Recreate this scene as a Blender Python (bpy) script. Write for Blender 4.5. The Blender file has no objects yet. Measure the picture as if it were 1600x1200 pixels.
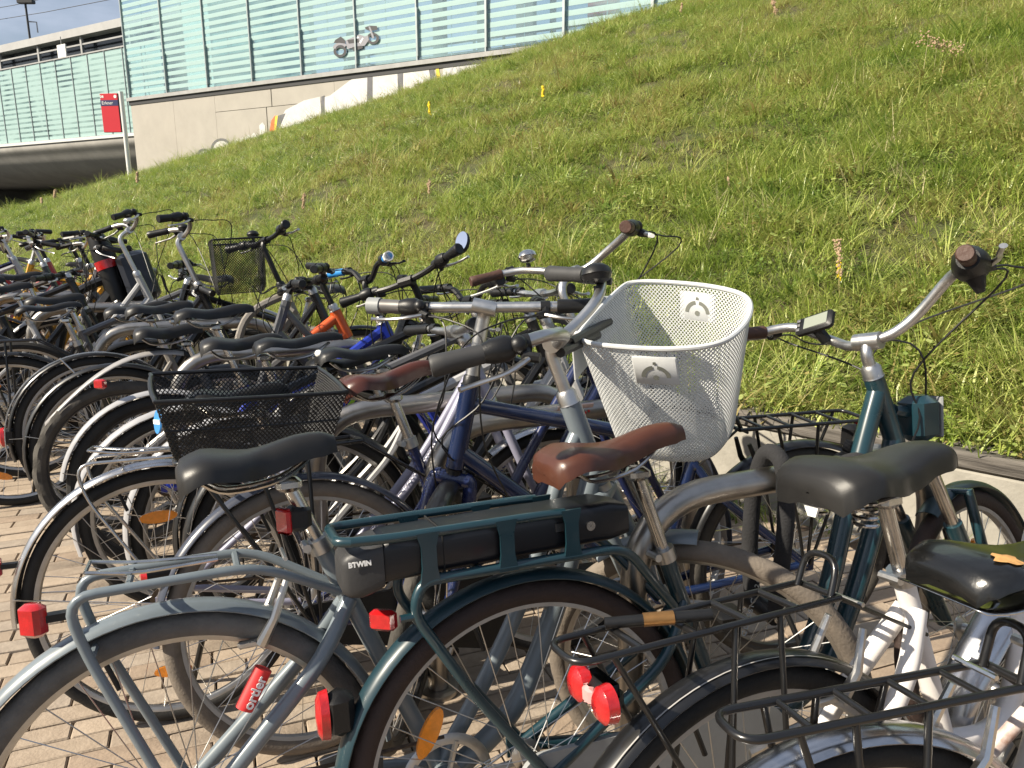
import bpy, math, random
from math import sin, cos, pi, radians, sqrt, atan2, hypot
from mathutils import Vector as V, Matrix, Quaternion
random.seed(7)
scene = bpy.context.scene
COL = scene.collection
# ------------------------------------------------------------------ camera, light, exposure
HC = 1.37
cd = bpy.data.cameras.new("camera"); cam = bpy.data.objects.new("camera", cd); COL.objects.link(cam)
cam.location = (0, 0, HC); cam.rotation_euler = (radians(90 - 13.03), 0, 0)
cd.sensor_width = 36; cd.lens = 36 * 1203 / 1600; cd.clip_start = .05; cd.clip_end = 900
scene.camera = cam
SUN_EL, SUN_AZ = radians(37), radians(-108)          # azimuth clockwise from +Y
w = bpy.data.worlds.new("World"); scene.world = w; w.use_nodes = True
nt = w.node_tree; nt.nodes.clear()
sky = nt.nodes.new("ShaderNodeTexSky"); sky.sky_type = 'NISHITA'; sky.sun_disc = False
sky.sun_elevation = SUN_EL; sky.sun_rotation = SUN_AZ; sky.air_density = 1.0; sky.dust_density = 1.5
tc = nt.nodes.new("ShaderNodeTexCoord"); mp = nt.nodes.new("ShaderNodeMapping"); mp.inputs['Scale'].default_value = (1, 1, 3.5)
nz = nt.nodes.new("ShaderNodeTexNoise"); nz.inputs['Scale'].default_value = 3.2; nz.inputs['Detail'].default_value = 7; nz.inputs['Roughness'].default_value = .6
cr = nt.nodes.new("ShaderNodeValToRGB"); cr.color_ramp.elements[0].position = .40; cr.color_ramp.elements[1].position = .68
cr.color_ramp.elements[0].color = (.25, .25, .25, 1); cr.color_ramp.elements[1].color = (.95, .95, .95, 1)
mx = nt.nodes.new("ShaderNodeMix"); mx.data_type = 'RGBA'; mx.inputs[7].default_value = (6.4, 7.2, 8.9, 1)
bg = nt.nodes.new("ShaderNodeBackground"); bg.inputs['Strength'].default_value = .050
wo = nt.nodes.new("ShaderNodeOutputWorld")
L = nt.links.new
L(tc.outputs['Generated'], mp.inputs[0]); L(mp.outputs[0], nz.inputs['Vector']); L(nz.outputs['Fac'], cr.inputs[0])
L(cr.outputs[0], mx.inputs[0]); L(sky.outputs[0], mx.inputs[6]); L(mx.outputs[2], bg.inputs[0]); L(bg.outputs[0], wo.inputs[0])
sd = bpy.data.lights.new("sun", 'SUN'); sd.energy = 5.0; sd.angle = radians(.55); sd.color = (1.0, .90, .74)
so = bpy.data.objects.new("sun", sd); COL.objects.link(so)
SUNV = V((sin(SUN_AZ) * cos(SUN_EL), cos(SUN_AZ) * cos(SUN_EL), sin(SUN_EL)))
so.rotation_euler = SUNV.to_track_quat('Z', 'Y').to_euler(); so.location = SUNV * 30
vs = scene.view_settings; vs.view_transform = 'Standard'; vs.look = 'None'; vs.exposure = 0.92; vs.gamma = 1; vs.use_curve_mapping = False
scene.cycles.max_bounces = 8; scene.cycles.transparent_max_bounces = 16; scene.cycles.use_denoising = True

# ------------------------------------------------------------------ pixel <-> place helpers (numbers only)
P0 = radians(13.03); CP, SP = cos(P0), sin(P0)
def ray(u, v): a, b = (u - 800) / 1203, (600 - v) / 1203; return V((a, CP + b * SP, -SP + b * CP))
def at_depth(u, v, d): r = ray(u, v); return V((0, 0, HC)) + r * d
def px(p): 
    q = V(p) - V((0, 0, HC)); d = q.y * CP - q.z * SP
    return 800 + 1203 * q.x / d, 600 - 1203 * (q.y * SP + q.z * CP) / d, d
DS = V((-.743, .669, 0)); DN = V((.669, .743, 0))     # along the row, towards the embankment
DB = V((-.839, .545, 0))                              # along the railway
def sn(s, n, z=0): return DS * s + DN * n + V((0, 0, z))

# ------------------------------------------------------------------ materials
MATS = {}
def mat(name, col, rough=.5, metal=0, noise=0, nscale=20, bump=0, bscale=60, coat=0, trans=0, col2=None, spec=.5, emit=0, rvar=0, stretch=None, sheen=0):
    if name in MATS: return MATS[name]
    m = bpy.data.materials.new(name); m.use_nodes = True; n = m.node_tree.nodes; l = m.node_tree.links.new
    b = n['Principled BSDF']; b.inputs['Base Color'].default_value = (*col, 1); b.inputs['Roughness'].default_value = rough
    b.inputs['Metallic'].default_value = metal; b.inputs['Coat Weight'].default_value = coat; b.inputs['Coat Roughness'].default_value = .08
    b.inputs['Specular IOR Level'].default_value = spec; b.inputs['Transmission Weight'].default_value = trans
    if noise or bump or rvar:
        t = n.new('ShaderNodeTexCoord'); src = t.outputs['Object']
        if stretch: 
            q = n.new('ShaderNodeMapping'); q.inputs['Scale'].default_value = stretch; l(src, q.inputs[0]); src = q.outputs[0]
        x = n.new('ShaderNodeTexNoise'); x.inputs['Scale'].default_value = nscale; x.inputs['Detail'].default_value = 6; x.inputs['Roughness'].default_value = .65; l(src, x.inputs['Vector'])
        if noise:
            r = n.new('ShaderNodeValToRGB'); c2 = col2 or tuple(c * (1 - noise) for c in col)
            r.color_ramp.elements[0].position = .33; r.color_ramp.elements[1].position = .67
            r.color_ramp.elements[0].color = (*c2, 1); r.color_ramp.elements[1].color = (*col, 1)
            l(x.outputs['Fac'], r.inputs[0]); l(r.outputs[0], b.inputs['Base Color'])
        if rvar:
            k = n.new('ShaderNodeMapRange'); k.inputs[3].default_value = max(.04, rough - rvar); k.inputs[4].default_value = min(1, rough + rvar)
            l(x.outputs['Fac'], k.inputs[0]); l(k.outputs[0], b.inputs['Roughness'])
        if bump:
            y = n.new('ShaderNodeTexNoise'); y.inputs['Scale'].default_value = bscale; y.inputs['Detail'].default_value = 4; l(src, y.inputs['Vector'])
            z = n.new('ShaderNodeBump'); z.inputs['Strength'].default_value = bump; z.inputs['Distance'].default_value = .004
            l(y.outputs['Fac'], z.inputs['Height']); l(z.outputs[0], b.inputs['Normal'])
    MATS[name] = m; return m
def paint(name, col, rough=.32, coat=.35): return mat(name, col, rough, 0, .16, 9, 0, 60, coat, rvar=.12)
steel = mat('polished_steel', (.62, .60, .57), .24, 1, .25, 30, rvar=.1)
alloy = mat('brushed_alloy', (.58, .57, .55), .36, 1, .2, 25, rvar=.12)
chrome = mat('old_chrome', (.66, .65, .63), .2, 1, .3, 14, rvar=.14)
rim_m = mat('rim_alloy', (.50, .49, .47), .42, 1, .25, 20, rvar=.1)
rim_w = mat('rim_matt_grey', (.42, .41, .39), .5, .2, .2, 15)
rim_b = mat('rim_black', (.03, .03, .032), .35, .3, .2, 20)
spoke_m = mat('spoke_steel', (.55, .54, .52), .35, 1)
rub_b = mat('black_rubber', (.013, .013, .0135), .72, 0, .4, 12, .3, 140, col2=(.026, .024, .021), spec=.3)
rub_t = mat('brown_grey_tyre', (.19, .158, .125), .85, 0, .4, 9, .4, 160, col2=(.11, .092, .076))
rub_d = mat('dark_brown_tyre', (.034, .019, .015), .75, 0, .3, 9, .3, 160)
rub_k = mat('dusty_tyre', (.075, .068, .058), .9, 0, .5, 9, .4, 160)
rub_g = mat('worn_grey_tyre', (.15, .14, .126), .85, 0, .45, 8, .4, 160, col2=(.07, .066, .062))
blackm = mat('black_plastic', (.009, .009, .0095), .42, 0, .3, 25, .12, 400, spec=.4)
blackp = paint('black_paint', (.008, .008, .0085), .3, .2)
blacks = mat('black_saddle', (.010, .0098, .0095), .40, 0, .35, 8, .10, 900, col2=(.017, .016, .015), spec=.4)
brownl = mat('brown_leather', (.082, .028, .014), .34, 0, .35, 7, .08, 800, col2=(.055, .018, .010))
darkbrownl = mat('dark_brown_leather', (.075, .022, .014), .32, 0, .35, 7, .08, 800)
browng = mat('brown_grip', (.075, .034, .022), .6, 0, .3, 12, .3, 120)
greyp = mat('grey_plastic', (.28, .29, .29), .5, 0, .2, 9)
redl = mat('red_reflector', (.50, .012, .014), .18, 0, .35, 60, .18, 420, coat=.7)
redd = mat('dark_red_reflector', (.28, .008, .012), .2, 0, .3, 60, .4, 300, coat=.6)
ambl = mat('amber_reflector', (.95, .30, .015), .2, 0, .25, 70, .25, 400, coat=.7)
clearp = mat('clear_plastic', (.55, .30, .29), .15, 0, spec=.6, coat=.5)
whitep = mat('white_plastic', (.74, .73, .69), .42, 0, .1, 12, .05, 100)
whitepaint = mat('white_paint', (.74, .71, .69), .35, 0, .14, 10, coat=.2, rvar=.1)
rustwhite = mat('rusty_white_paint', (.70, .67, .65), .45, 0, .9, 16, col2=(.20, .075, .03))
lcd = mat('lcd_screen', (.24, .26, .21), .18, 0, coat=.8)
foam = mat('torn_foam', (.62, .33, .11), .9, 0, .4, 25, .5, 150)
bluep = mat('blue_plastic', (.03, .22, .55), .4); pinkm = mat('pink_reflector', (.55, .04, .12), .3)
mirror_m = mat('mirror_glass', (.75, .82, .95), .03, 1)
inkw = mat('white_print', (.78, .78, .76), .5); inkr = mat('red_print', (.60, .03, .03), .45); inkb = mat('navy_print', (.02, .03, .12), .5)
pinks = mat('pink_sticker', (.68, .50, .45), .6, 0, .2, 30)
darkfab = mat('black_fabric', (.018, .018, .02), .9, 0, .3, 30, .5, 200)
lampg = mat('lamp_glass', (.8, .82, .84), .08, .3, coat=.8)

# ------------------------------------------------------------------ mesh building
def frames(pts):
    out = []; prev = None
    for i, p in enumerate(pts):
        t = (pts[min(i + 1, len(pts) - 1)] - pts[max(i - 1, 0)]).normalized()
        if prev is None:
            a = V((0, 0, 1)) if abs(t.z) < .9 else V((0, 1, 0)); x = t.cross(a).normalized()
        else:
            x = prev - t * prev.dot(t); x = x.normalized() if x.length > 1e-6 else t.orthogonal().normalized()
        prev = x; out.append((x, t.cross(x)))
    return out
def spline(pts, k=6, closed=False):
    pts = [V(p) for p in pts]; n = len(pts); out = []
    for i in range(n if closed else n - 1):
        if closed: a, b, c, d = pts[i - 1], pts[i], pts[(i + 1) % n], pts[(i + 2) % n]
        else: a, b, c, d = pts[max(i - 1, 0)], pts[i], pts[i + 1], pts[min(i + 2, n - 1)]
        for j in range(k):
            t = j / k
            out.append(.5 * ((2 * b) + (c - a) * t + (2 * a - 5 * b + 4 * c - d) * t * t + (3 * b - a - 3 * c + d) * t ** 3))
    if not closed: out.append(pts[-1])
    return out
def rounded(pts, r=.03, k=5):
    pts = [V(p) for p in pts]; out = [pts[0]]
    for i in range(1, len(pts) - 1):
        a, b, c = pts[i - 1], pts[i], pts[i + 1]
        q = min(r, (a - b).length * .49, (c - b).length * .49)
        p0, p1 = b + (a - b).normalized() * q, b + (c - b).normalized() * q
        for j in range(k + 1):
            t = j / k; out.append(p0 * (1 - t) ** 2 + b * 2 * t * (1 - t) + p1 * t * t)
    return out + [pts[-1]]
class MB:
    def __init__(s): s.v = []; s.f = []
    def tube(s, pts, r, n=8, cap=True, closed=False, sq=1):
        pts = [V(p) for p in pts]; m = len(pts); rs = r if isinstance(r, (list, tuple)) else [r] * m; b = len(s.v)
        for (x, y), p, q in zip(frames(pts), pts, rs):
            for j in range(n): a = 2 * pi * j / n; s.v.append(p + x * (q * cos(a)) + y * (q * sq * sin(a)))
        for i in range(m if closed else m - 1):
            i2 = (i + 1) % m
            for j in range(n): k = (j + 1) % n; s.f.append((b + i * n + j, b + i * n + k, b + i2 * n + k, b + i2 * n + j))
        if cap and not closed: s.f.append(tuple(b + j for j in range(n))[::-1]); s.f.append(tuple(b + (m - 1) * n + j for j in range(n)))
        return s
    def box(s, c, d, R=None, ch=0):
        c = V(c); hx, hy, hz = d[0] / 2, d[1] / 2, d[2] / 2; b = len(s.v); k = min(ch, hx * .9, hy * .9, hz * .9)
        tf = (lambda p: c + R @ p) if R else (lambda p: c + p)
        if not k:
            for x in (-hx, hx):
                for y in (-hy, hy):
                    for z in (-hz, hz): s.v.append(tf(V((x, y, z))))
            s.f += [tuple(b + i for i in q) for q in ((0, 1, 3, 2), (4, 6, 7, 5), (0, 4, 5, 1), (2, 3, 7, 6), (0, 2, 6, 4), (1, 5, 7, 3))]
            return s
        ring = lambda X, Y, q: [(X, Y - q), (X - q, Y), (-X + q, Y), (-X, Y - q), (-X, -Y + q), (-X + q, -Y), (X - q, -Y), (X, -Y + q)]
        for z, g in ((-hz, k), (-hz + k, 0), (hz - k, 0), (hz, k)):
            for x, y in ring(hx - g, hy - g, k): s.v.append(tf(V((x, y, z))))
        for i in range(3):
            for j in range(8): q = (j + 1) % 8; s.f.append((b + i * 8 + j, b + i * 8 + q, b + i * 8 + 8 + q, b + i * 8 + 8 + j))
        s.f.append(tuple(b + j for j in range(8))[::-1]); s.f.append(tuple(b + 24 + j for j in range(8)))
        return s
    def lathe(s, prof, o, ax, n=16, closed=False, wob=None):
        o = V(o); ax = V(ax).normalized(); x = ax.orthogonal().normalized(); y = ax.cross(x); b = len(s.v); m = len(prof)
        for i in range(n):
            a = 2 * pi * i / n; d = x * cos(a) + y * sin(a)
            for j, (r, h) in enumerate(prof): s.v.append(o + d * (r + (wob(i, j) if wob else 0)) + ax * h)
        for i in range(n):
            i2 = (i + 1) % n
            for j in range(m if closed else m - 1): q = (j + 1) % m; s.f.append((b + i * m + j, b + i2 * m + j, b + i2 * m + q, b + i * m + q))
        return s
    def grid(s, fn, nu, nv, cu=False):
        b = len(s.v)
        for i in range(nu):
            for j in range(nv): s.v.append(V(fn(i, j)))
        for i in range(nu if cu else nu - 1):
            for j in range(nv - 1): i2 = (i + 1) % nu; s.f.append((b + i * nv + j, b + i2 * nv + j, b + i2 * nv + j + 1, b + i * nv + j + 1))
        return s
    def plate(s, poly, th, o, ex, ey):
        o, ex, ey = V(o), V(ex), V(ey); nrm = ex.cross(ey).normalized(); n = len(poly); b = len(s.v)
        for h in (0, th):
            for x, y in poly: s.v.append(o + ex * x + ey * y + nrm * h)
        s.f.append(tuple(b + i for i in range(n))[::-1]); s.f.append(tuple(b + n + i for i in range(n)))
        for i in range(n): k = (i + 1) % n; s.f.append((b + i, b + k, b + n + k, b + n + i))
        return s
    def ball(s, c, r, n=10, m=7, sc=(1, 1, 1)):
        c = V(c)
        return s.grid(lambda i, j: c + V((cos(2 * pi * i / n) * sin(pi * j / (m - 1)) * r * sc[0], sin(2 * pi * i / n) * sin(pi * j / (m - 1)) * r * sc[1], -cos(pi * j / (m - 1)) * r * sc[2])), n, m, True)
    def xf(s, fn): s.v = [fn(p) for p in s.v]; return s
    def add(s, o): b = len(s.v); s.v += o.v; s.f += [tuple(i + b for i in q) for q in o.f]; return s
    def mesh(s, name, m, sharp=38, smooth=True):
        me = bpy.data.meshes.new(name); me.from_pydata([tuple(p) for p in s.v], [], s.f); me.materials.append(m)
        if smooth:
            me.polygons.foreach_set('use_smooth', [True] * len(me.polygons)); me.set_sharp_from_angle(angle=radians(sharp))
        return me
def link(name, data, parent=None, loc=(0, 0, 0), rot=None):
    o = bpy.data.objects.new(name, data); COL.objects.link(o); o.location = loc
    if parent: o.parent = parent
    if rot is not None: o.rotation_mode = 'QUATERNION'; o.rotation_quaternion = rot
    return o
def obj(name, mb, m, parent=None, sharp=38, smooth=True, kind=None, label=None):
    o = link(name, mb.mesh(name, m, sharp, smooth), parent)
    if kind: o['kind'] = kind
    if label: o['label'] = label
    return o
def tag(o, label, cat, group=None, kind=None):
    o['label'] = label; o['category'] = cat
    if group: o['group'] = group
    if kind: o['kind'] = kind
    return o
def empty(name, loc, label, cat, group=None):
    o = link(name, None, None, loc); o.empty_display_size = .1
    return tag(o, label, cat, group)
TEXTS = []
def text(body, size, m, parent, o, ex, ey, name='lettering', bold=0, space=1):
    """flat lettering; ex = reading direction, ey = up of the letters, in the parent's space"""
    c = bpy.data.curves.new(name, 'FONT'); c.body = body; c.size = size; c.align_x = 'CENTER'; c.align_y = 'CENTER'; c.extrude = .0006; c.offset = bold; c.space_character = space
    c.resolution_u = 2
    t = bpy.data.objects.new('tmp', c); COL.objects.link(t); TEXTS.append((t, name, m, parent, V(o), V(ex).normalized(), V(ey).normalized()))
def flush_text():
    bpy.context.view_layer.update(); dg = bpy.context.evaluated_depsgraph_get(); made = []
    for t, name, m, parent, o, ex, ey in TEXTS:
        me = bpy.data.meshes.new_from_object(t.evaluated_get(dg)); ez = ex.cross(ey); ey2 = ez.cross(ex)
        me.transform(Matrix(((ex.x, ey2.x, ez.x, o.x), (ex.y, ey2.y, ez.y, o.y), (ex.z, ey2.z, ez.z, o.z), (0, 0, 0, 1))))
        me.materials.clear(); me.materials.append(m); made.append((name, me, parent, t))
    for name, me, parent, t in made:
        bpy.data.objects.remove(t, do_unlink=True); link(name, me, parent)

# ------------------------------------------------------------------ bicycle parts
WC = {}
def wheel_meshes(r, tr, tm, rm, lod, knob=0, nsp=32):
    key = (r, tr, tm.name, rm.name, lod, knob, nsp)
    if key in WC: return WC[key]
    seg, cs = ((150, 14), (84, 10), (44, 7))[lod]
    rc = r - tr; Y = (0, 1, 0)
    prof = [(rc + tr * cos(2 * pi * k / cs + .01), tr * .92 * sin(2 * pi * k / cs + .01)) for k in range(cs)]
    def wob(i, j):
        c = cos(2 * pi * j / cs)
        if c < .25: return 0
        if knob: return (.0 if (i + (j % 2) * 2) % 4 < 2 else -.0055) * (1 if c > .4 else .5)
        if lod == 0: return -.0016 if ((i * 2 + min(j, cs - j) * 3) % 10 < 3 and c < .97) else 0
        return 0
    ty = MB().lathe(prof, (0, 0, 0), Y, seg, True, wob)
    ri = rc - tr * .55
    rp = [(ri + .010, -.011), (ri + .012, -.008), (ri + .004, 0), (ri + .012, .008), (ri + .010, .011), (ri - .004, .0125), (ri - .014, .009), (ri - .017, 0), (ri - .014, -.009), (ri - .004, -.0125)]
    rim = MB().lathe(rp, (0, 0, 0), Y, seg // 2, True)
    sp = MB(); sides = (4, 3, 3)[lod]; n = (nsp, nsp, 20)[lod]
    for k in range(n):
        a = 2 * pi * k / n; s = 1 if k % 2 else -1; d = (1 if (k // 2) % 2 else -1) * radians(62); b = a + d
        sp.tube([(cos(b) * .027, s * .03, sin(b) * .027), (cos(a) * (ri - .012), s * .003, sin(a) * (ri - .012))], .0011 if lod < 2 else .0016, sides, False)
    hub = MB().lathe([(.001, -.062), (.008, -.062), (.008, -.045), (.03, -.034), (.03, -.028), (.016, -.022), (.016, .022), (.03, .028), (.03, .034), (.008, .045), (.008, .062), (.001, .062)], (0, 0, 0), Y, 16 if lod < 2 else 8)
    out = (rim.mesh('wheel', rm), ty.mesh('tyre', tm, 30), sp.mesh('spokes', spoke_m), hub.mesh('hub', alloy), ri)
    WC[key] = out; return out
def make_wheel(name, parent, loc, rot, r, tr, tm, rm, lod, knob=0, nsp=32, refl=(), hubdyn=0):
    rim, ty, sp, hb, ri = wheel_meshes(r, tr, tm, rm, lod, knob, nsp)
    spin = Quaternion((0, 1, 0), random.uniform(0, 6.28))
    o = link(name, rim, parent, loc, rot)
    link('tyre', ty, o); link('spokes', sp, o, rot=spin)['kind'] = 'stuff'; link('hub', hb, o)
    if lod == 0:
        a = 1.9; p = V((cos(a) * (ri - .015), 0, sin(a) * (ri - .015)))
        obj('valve', MB().tube([p, p * (1 - .05 / p.length)], .0045, 8), blackm, o)
    for a in refl:                                   # amber reflectors clipped across the spokes (degrees)
        a = radians(a); c = V((cos(a), 0, sin(a))); t = V((-sin(a), 0, cos(a)))
        pol = [(.048 * cos(q) ** 1 if True else 0, .0165 * sin(q)) for q in [2 * pi * k / 20 for k in range(20)]]
        mb = MB().plate(pol, .009, c * .215 + V((0, .006, 0)), t, c)
        rf = obj('spoke_reflector', mb, ambl, o)
    return o
def fender_mb(R, a0, a1, wd=.027, n=40, dep=.016):
    secs = []
    for k in range(7): q = (k / 6 - .5) * pi * .94; secs.append((wd * sin(q), dep * cos(q) - dep, 0))
    pro = [(R + d, y) for y, d, _ in secs] + [(R + d - .0022, y * .94) for y, d, _ in secs[::-1]]
    def f(i, j):
        a = radians(a0 + (a1 - a0) * j / (n - 1)); r, y = pro[i]; return (r * cos(a), y, r * sin(a))
    m = MB().grid(f, len(pro), n, True)
    for j in (0, n - 1): q = [i * n + j for i in range(len(pro))]; m.f.append(tuple(q if j else q[::-1]))
    return m
def lerp_t(tab, t):
    for (a, x), (b, y) in zip(tab, tab[1:]):
        if t <= b: k = (t - a) / (b - a); k = k * k * (3 - 2 * k); return x + (y - x) * k
    return tab[-1][1]
def saddle_mb(L=.27, wr=.1, nose=.022, thick=.05, bulge=0, plump=1.0):
    W = [(0, .70 * wr), (.05, .90 * wr), (.18, wr), (.34, wr * .84), (.56, nose * 1.5), (.8, nose * 1.12), (.93, nose), (1, nose * .72)]
    T = [(0, -.016), (.04, -.002), (.15, .006), (.45, -.009), (.8, .002), (.92, -.001), (1, -.012)]
    D = [(0, thick * .80), (.18, thick * .72), (.4, thick * .74), (.6, thick * .80), (.9, thick * .72), (1, thick * .5)]
    ts = [0, 0, .012, .03, .06, .1, .16, .23, .3, .37, .44, .51, .58, .66, .75, .84, .91, .955, .985, .997, 1, 1]
    NS = 18
    def f(i, j):
        t = ts[j]; k = .04 if j in (0, len(ts) - 1) else 1
        hw = lerp_t(W, t); z0 = lerp_t(T, t); d = lerp_t(D, t)
        if i <= 12:
            a = (i / 12 - .5) * pi; sy = sin(a); y = hw * (abs(sy) ** .8) * (1 if sy > 0 else -1); z = z0 - d * (1 - abs(cos(a)) ** (.62 * plump))
            if bulge: z += bulge * (cos((y / max(wr, .01)) * pi * 1.15 + pi) * .5 + .2) * max(0, 1 - t * 2.0)
        else:
            q = (i - 12) / 6; y = hw * .93 * (1 - 2 * q); z = z0 - d * .985 + (.006 if .2 < q < .9 else 0)
        zc = z0 - d * .5
        return ((t - .5) * L, y * k, zc + (z - zc) * k)
    m = MB().grid(f, NS, len(ts), True)
    return m
def lattice(fn, nu, nv, inner=.6, closed=True):
    """perforated sheet: diamonds with a hole in each; fn(u,v) gives the point, u,v in 0..1"""
    m = MB(); idx = {}
    def vert(a, b):
        a2 = a % (2 * nu) if closed else a
        if (a2, b) not in idx: idx[(a2, b)] = len(m.v); m.v.append(V(fn(a2 / (2 * nu), b / nv)))
        return idx[(a2, b)]
    for j in range(1, nv):
        for i in range(nu):
            a = 2 * i + (j % 2)
            if not closed and a + 1 > 2 * nu - 1: continue
            if not closed and a < 1: continue
            c = [vert(a, j - 1), vert(a + 1, j), vert(a, j + 1), vert(a - 1, j)]
            ctr = V(fn((a % (2 * nu)) / (2 * nu), j / nv)); b = len(m.v)
            for k in c: m.v.append(ctr + (m.v[k] - ctr) * inner)
            for k in range(4): q = (k + 1) % 4; m.f.append((c[k], c[q], b + q, b + k))
    return m
def solid(o, t):
    md = o.modifiers.new('thickness', 'SOLIDIFY'); md.thickness = t; md.offset = 0; return o

BARS = {   # half of the bar (forward, out, up) from the clamp to the grip's inner end, then the grip's outer end
    'city': ([(0, 0, 0), (.012, .05, .004), (.03, .11, .035), (.015, .19, .06), (-.03, .245, .062)], (-.125, .29, .045)),
    'comfort': ([(0, 0, 0), (.02, .05, .01), (.055, .12, .05), (.045, .2, .075), (-.005, .26, .07)], (-.115, .33, .055)),
    'high': ([(0, 0, 0), (.010, .05, .002), (.03, .105, .03), (.03, .19, .085), (-.01, .25, .092)], (-.105, .285, .10)),
    'trek': ([(0, 0, 0), (0, .1, .004), (-.012, .19, .014)], (-.05, .315, .014)),
    'flat': ([(0, 0, 0), (0, .1, 0), (-.004, .185, 0)], (-.022, .315, 0)),
    'riser': ([(0, 0, 0), (0, .05, 0), (-.004, .12, .045), (-.012, .2, .055)], (-.05, .325, .055)),
}
def bike(s):
    lod = s.get('lod', 1); rx, ry = s['loc']; ps = radians(s['psi'])
    root = empty('bicycle', (rx, ry, 0), s['label'], 'bicycle', 'bicycles parked in the long row'); root.rotation_euler = (radians(s.get('lean', -5)), 0, pi / 2 - ps)
    r = s.get('r', .35); tr = s.get('tr', .021); wb = s.get('wb', 1.1); pm = s['paint']; c = s
    BB = V(s.get('BB', (.45, 0, .28))); CL = V((s['clamp'][0], 0, s['clamp'][1])); HT = V((s['ht'][0], 0, s['ht'][1])); HB = V((s['hb'][0], 0, s['hb'][1]))
    RH = V((0, 0, r)); FH = V((wb, 0, r)); ax = (HT - HB).normalized(); ang = radians(s.get('steer', 0))
    q = Quaternion(ax, ang); st = lambda p: HB + q @ (V(p) - HB)
    sides = (12, 8, 6)[lod]; kw = dict(tm=s.get('tyre', rub_b), rm=s.get('rim', rim_m), lod=lod, knob=s.get('knob', 0))
    make_wheel('rear_wheel', root, RH, None, r, tr, refl=s.get('refl', ()), **kw)
    fw = make_wheel('front_wheel', root, st(FH), q, r, tr, refl=s.get('frefl', ()), **{**kw, 'tm': s.get('ftyre', kw['tm'])})
    # frame
    f = MB(); tb = s.get('tube', .017)
    def T(a, b, rr=tb, n=None): f.tube([a, b], rr, n or sides)
    T(CL + (BB - CL) * -.0, BB, tb * .95); T(HT, HB, tb * 1.25)
    f.tube([BB + V((0, -.036, 0)), BB + V((0, .036, 0))], .022, sides)
    for sg in (-1, 1):
        cl = CL + (BB - CL) * s.get('stay', .16) + V((0, sg * .012, 0))
        f.tube(rounded([cl, cl + V((-.06, sg * .03, -.09)), V((.0, sg * .066, r))], .06, 4), tb * s.get('sr', .62), max(5, sides - 2))
        f.tube(rounded([BB + V((0, sg * .02, 0)), V((BB.x - .12, sg * .045, BB.z + .015)), V((0, sg * .066, r))], .05, 4), tb * .68, max(5, sides - 2))
        f.box((0, sg * .067, r), (.05, .006, .04))
    style = s.get('frame', 'diamond'); up = HT + (HB - HT) * .22; lo = HT + (HB - HT) * .8
    if style == 'diamond':
        T(up, CL + (BB - CL) * .06, tb); T(lo, BB, tb * 1.15)
    elif style == 'trapez':
        T(up, CL + (BB - CL) * .38, tb * .95); T(lo, BB, tb * 1.1)
    elif style == 'step':
        k = CL + (BB - CL) * .72
        f.tube(spline([lo, lo + (BB - lo) * .42 + V((-.03, 0, -.05)), BB + V((.1, 0, .03)), BB], 8), tb * 1.3, sides)
        f.tube(spline([up, up + (k - up) * .5 + V((-.03, 0, -.07)), k + V((.09, 0, .0)), k], 8), tb * .95, sides)
    elif style == 'bent':     # one fat low tube, strut behind the head
        f.tube(spline([lo + V((0, 0, .02)), lo + V((-.13, 0, -.17)), BB + V((.16, 0, .05)), BB], 9), tb * 1.7, sides)
        k = CL + (BB - CL) * .62
        f.tube(spline([up, up + V((-.2, 0, -.12)), k + V((.16, 0, .02)), k], 9), tb * 1.05, sides)
    elif style == 'twin':     # two parallel low tubes
        for sg in (-1, 1): f.tube(spline([up + (lo - up) * .3 + V((0, sg * .012, 0)), up + V((-.15, sg * .045, -.28)), BB + V((.07, sg * .045, .15)), BB + V((-.01, sg * .04, .05))], 9), tb * .95, sides)
    for path, r_ in s.get('paths', ()): f.tube(spline([V((x, 0, z)) for x, z in path], 6), r_, 16)
    fr = obj('frame', f, pm, root)
    obj('headset', MB().lathe([(.001, .03), (.016, .03), (.022, .022), (.022, .004), (tb * 1.32, 0)], HT, ax, 14), s.get('headm', alloy), root); obj('headset', MB().lathe([(tb * 1.3, 0), (.022, -.004), (.022, -.016), (.001, -.016)], HB, ax, 14), s.get('headm', alloy), root)
    # fork
    fk = MB(); fm = s.get('forkm', pm); crown = HB - ax * .03
    if s.get('susp'):
        for sg in (-1, 1):
            o = V((0, sg * .06, 0)); e = FH + o + V((-.02, 0, .02)); d = (e - (crown + o)).normalized(); L0 = (e - (crown + o)).length
            fk.tube([crown + o + d * L0 * .36, e], .0205, sides)
        cw = MB().tube([crown + V((0, -.06, 0)), crown + V((0, .06, 0))], .024, sides)
        stn = MB()
        for sg in (-1, 1):
            o = V((0, sg * .06, 0)); e = FH + o + V((-.02, 0, .02)); d = (e - (crown + o)).normalized()
            cw.tube([crown + o - d * .022, crown + o + d * .025], .026, sides); stn.tube([crown + o, crown + o + d * (e - crown - o).length * .4], .0145, sides)
        fk.tube([FH + V((-.03, -.06, r * 0 + .19)), FH + V((-.06, -.05, .36)), FH + V((-.06, .05, .36)), FH + V((-.03, .06, .19))], .013, sides)
        obj('fork_crown', cw.xf(st), s.get('crownm', greyp), root); obj('stanchion', stn.xf(st), steel, root)
    else:
        for sg in (-1, 1):
            fk.tube(spline([crown + V((0, sg * .03, .005)), crown + V((0.004, sg * .05, -.02)), crown + (FH - crown) * .55 + V((-.012, sg * .058, 0)), FH + V((-.005, sg * .06, .03)), FH + V((0, sg * .06, 0))], 4), [tb * .95] * 8 + [tb * .8] * 5 + [tb * .6] * 4, sides)
        fk.tube([crown + V((0, -.045, 0)), crown + V((0, .045, 0))], tb * 1.0, sides); fk.tube([crown, HB], tb * .9, sides)
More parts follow.
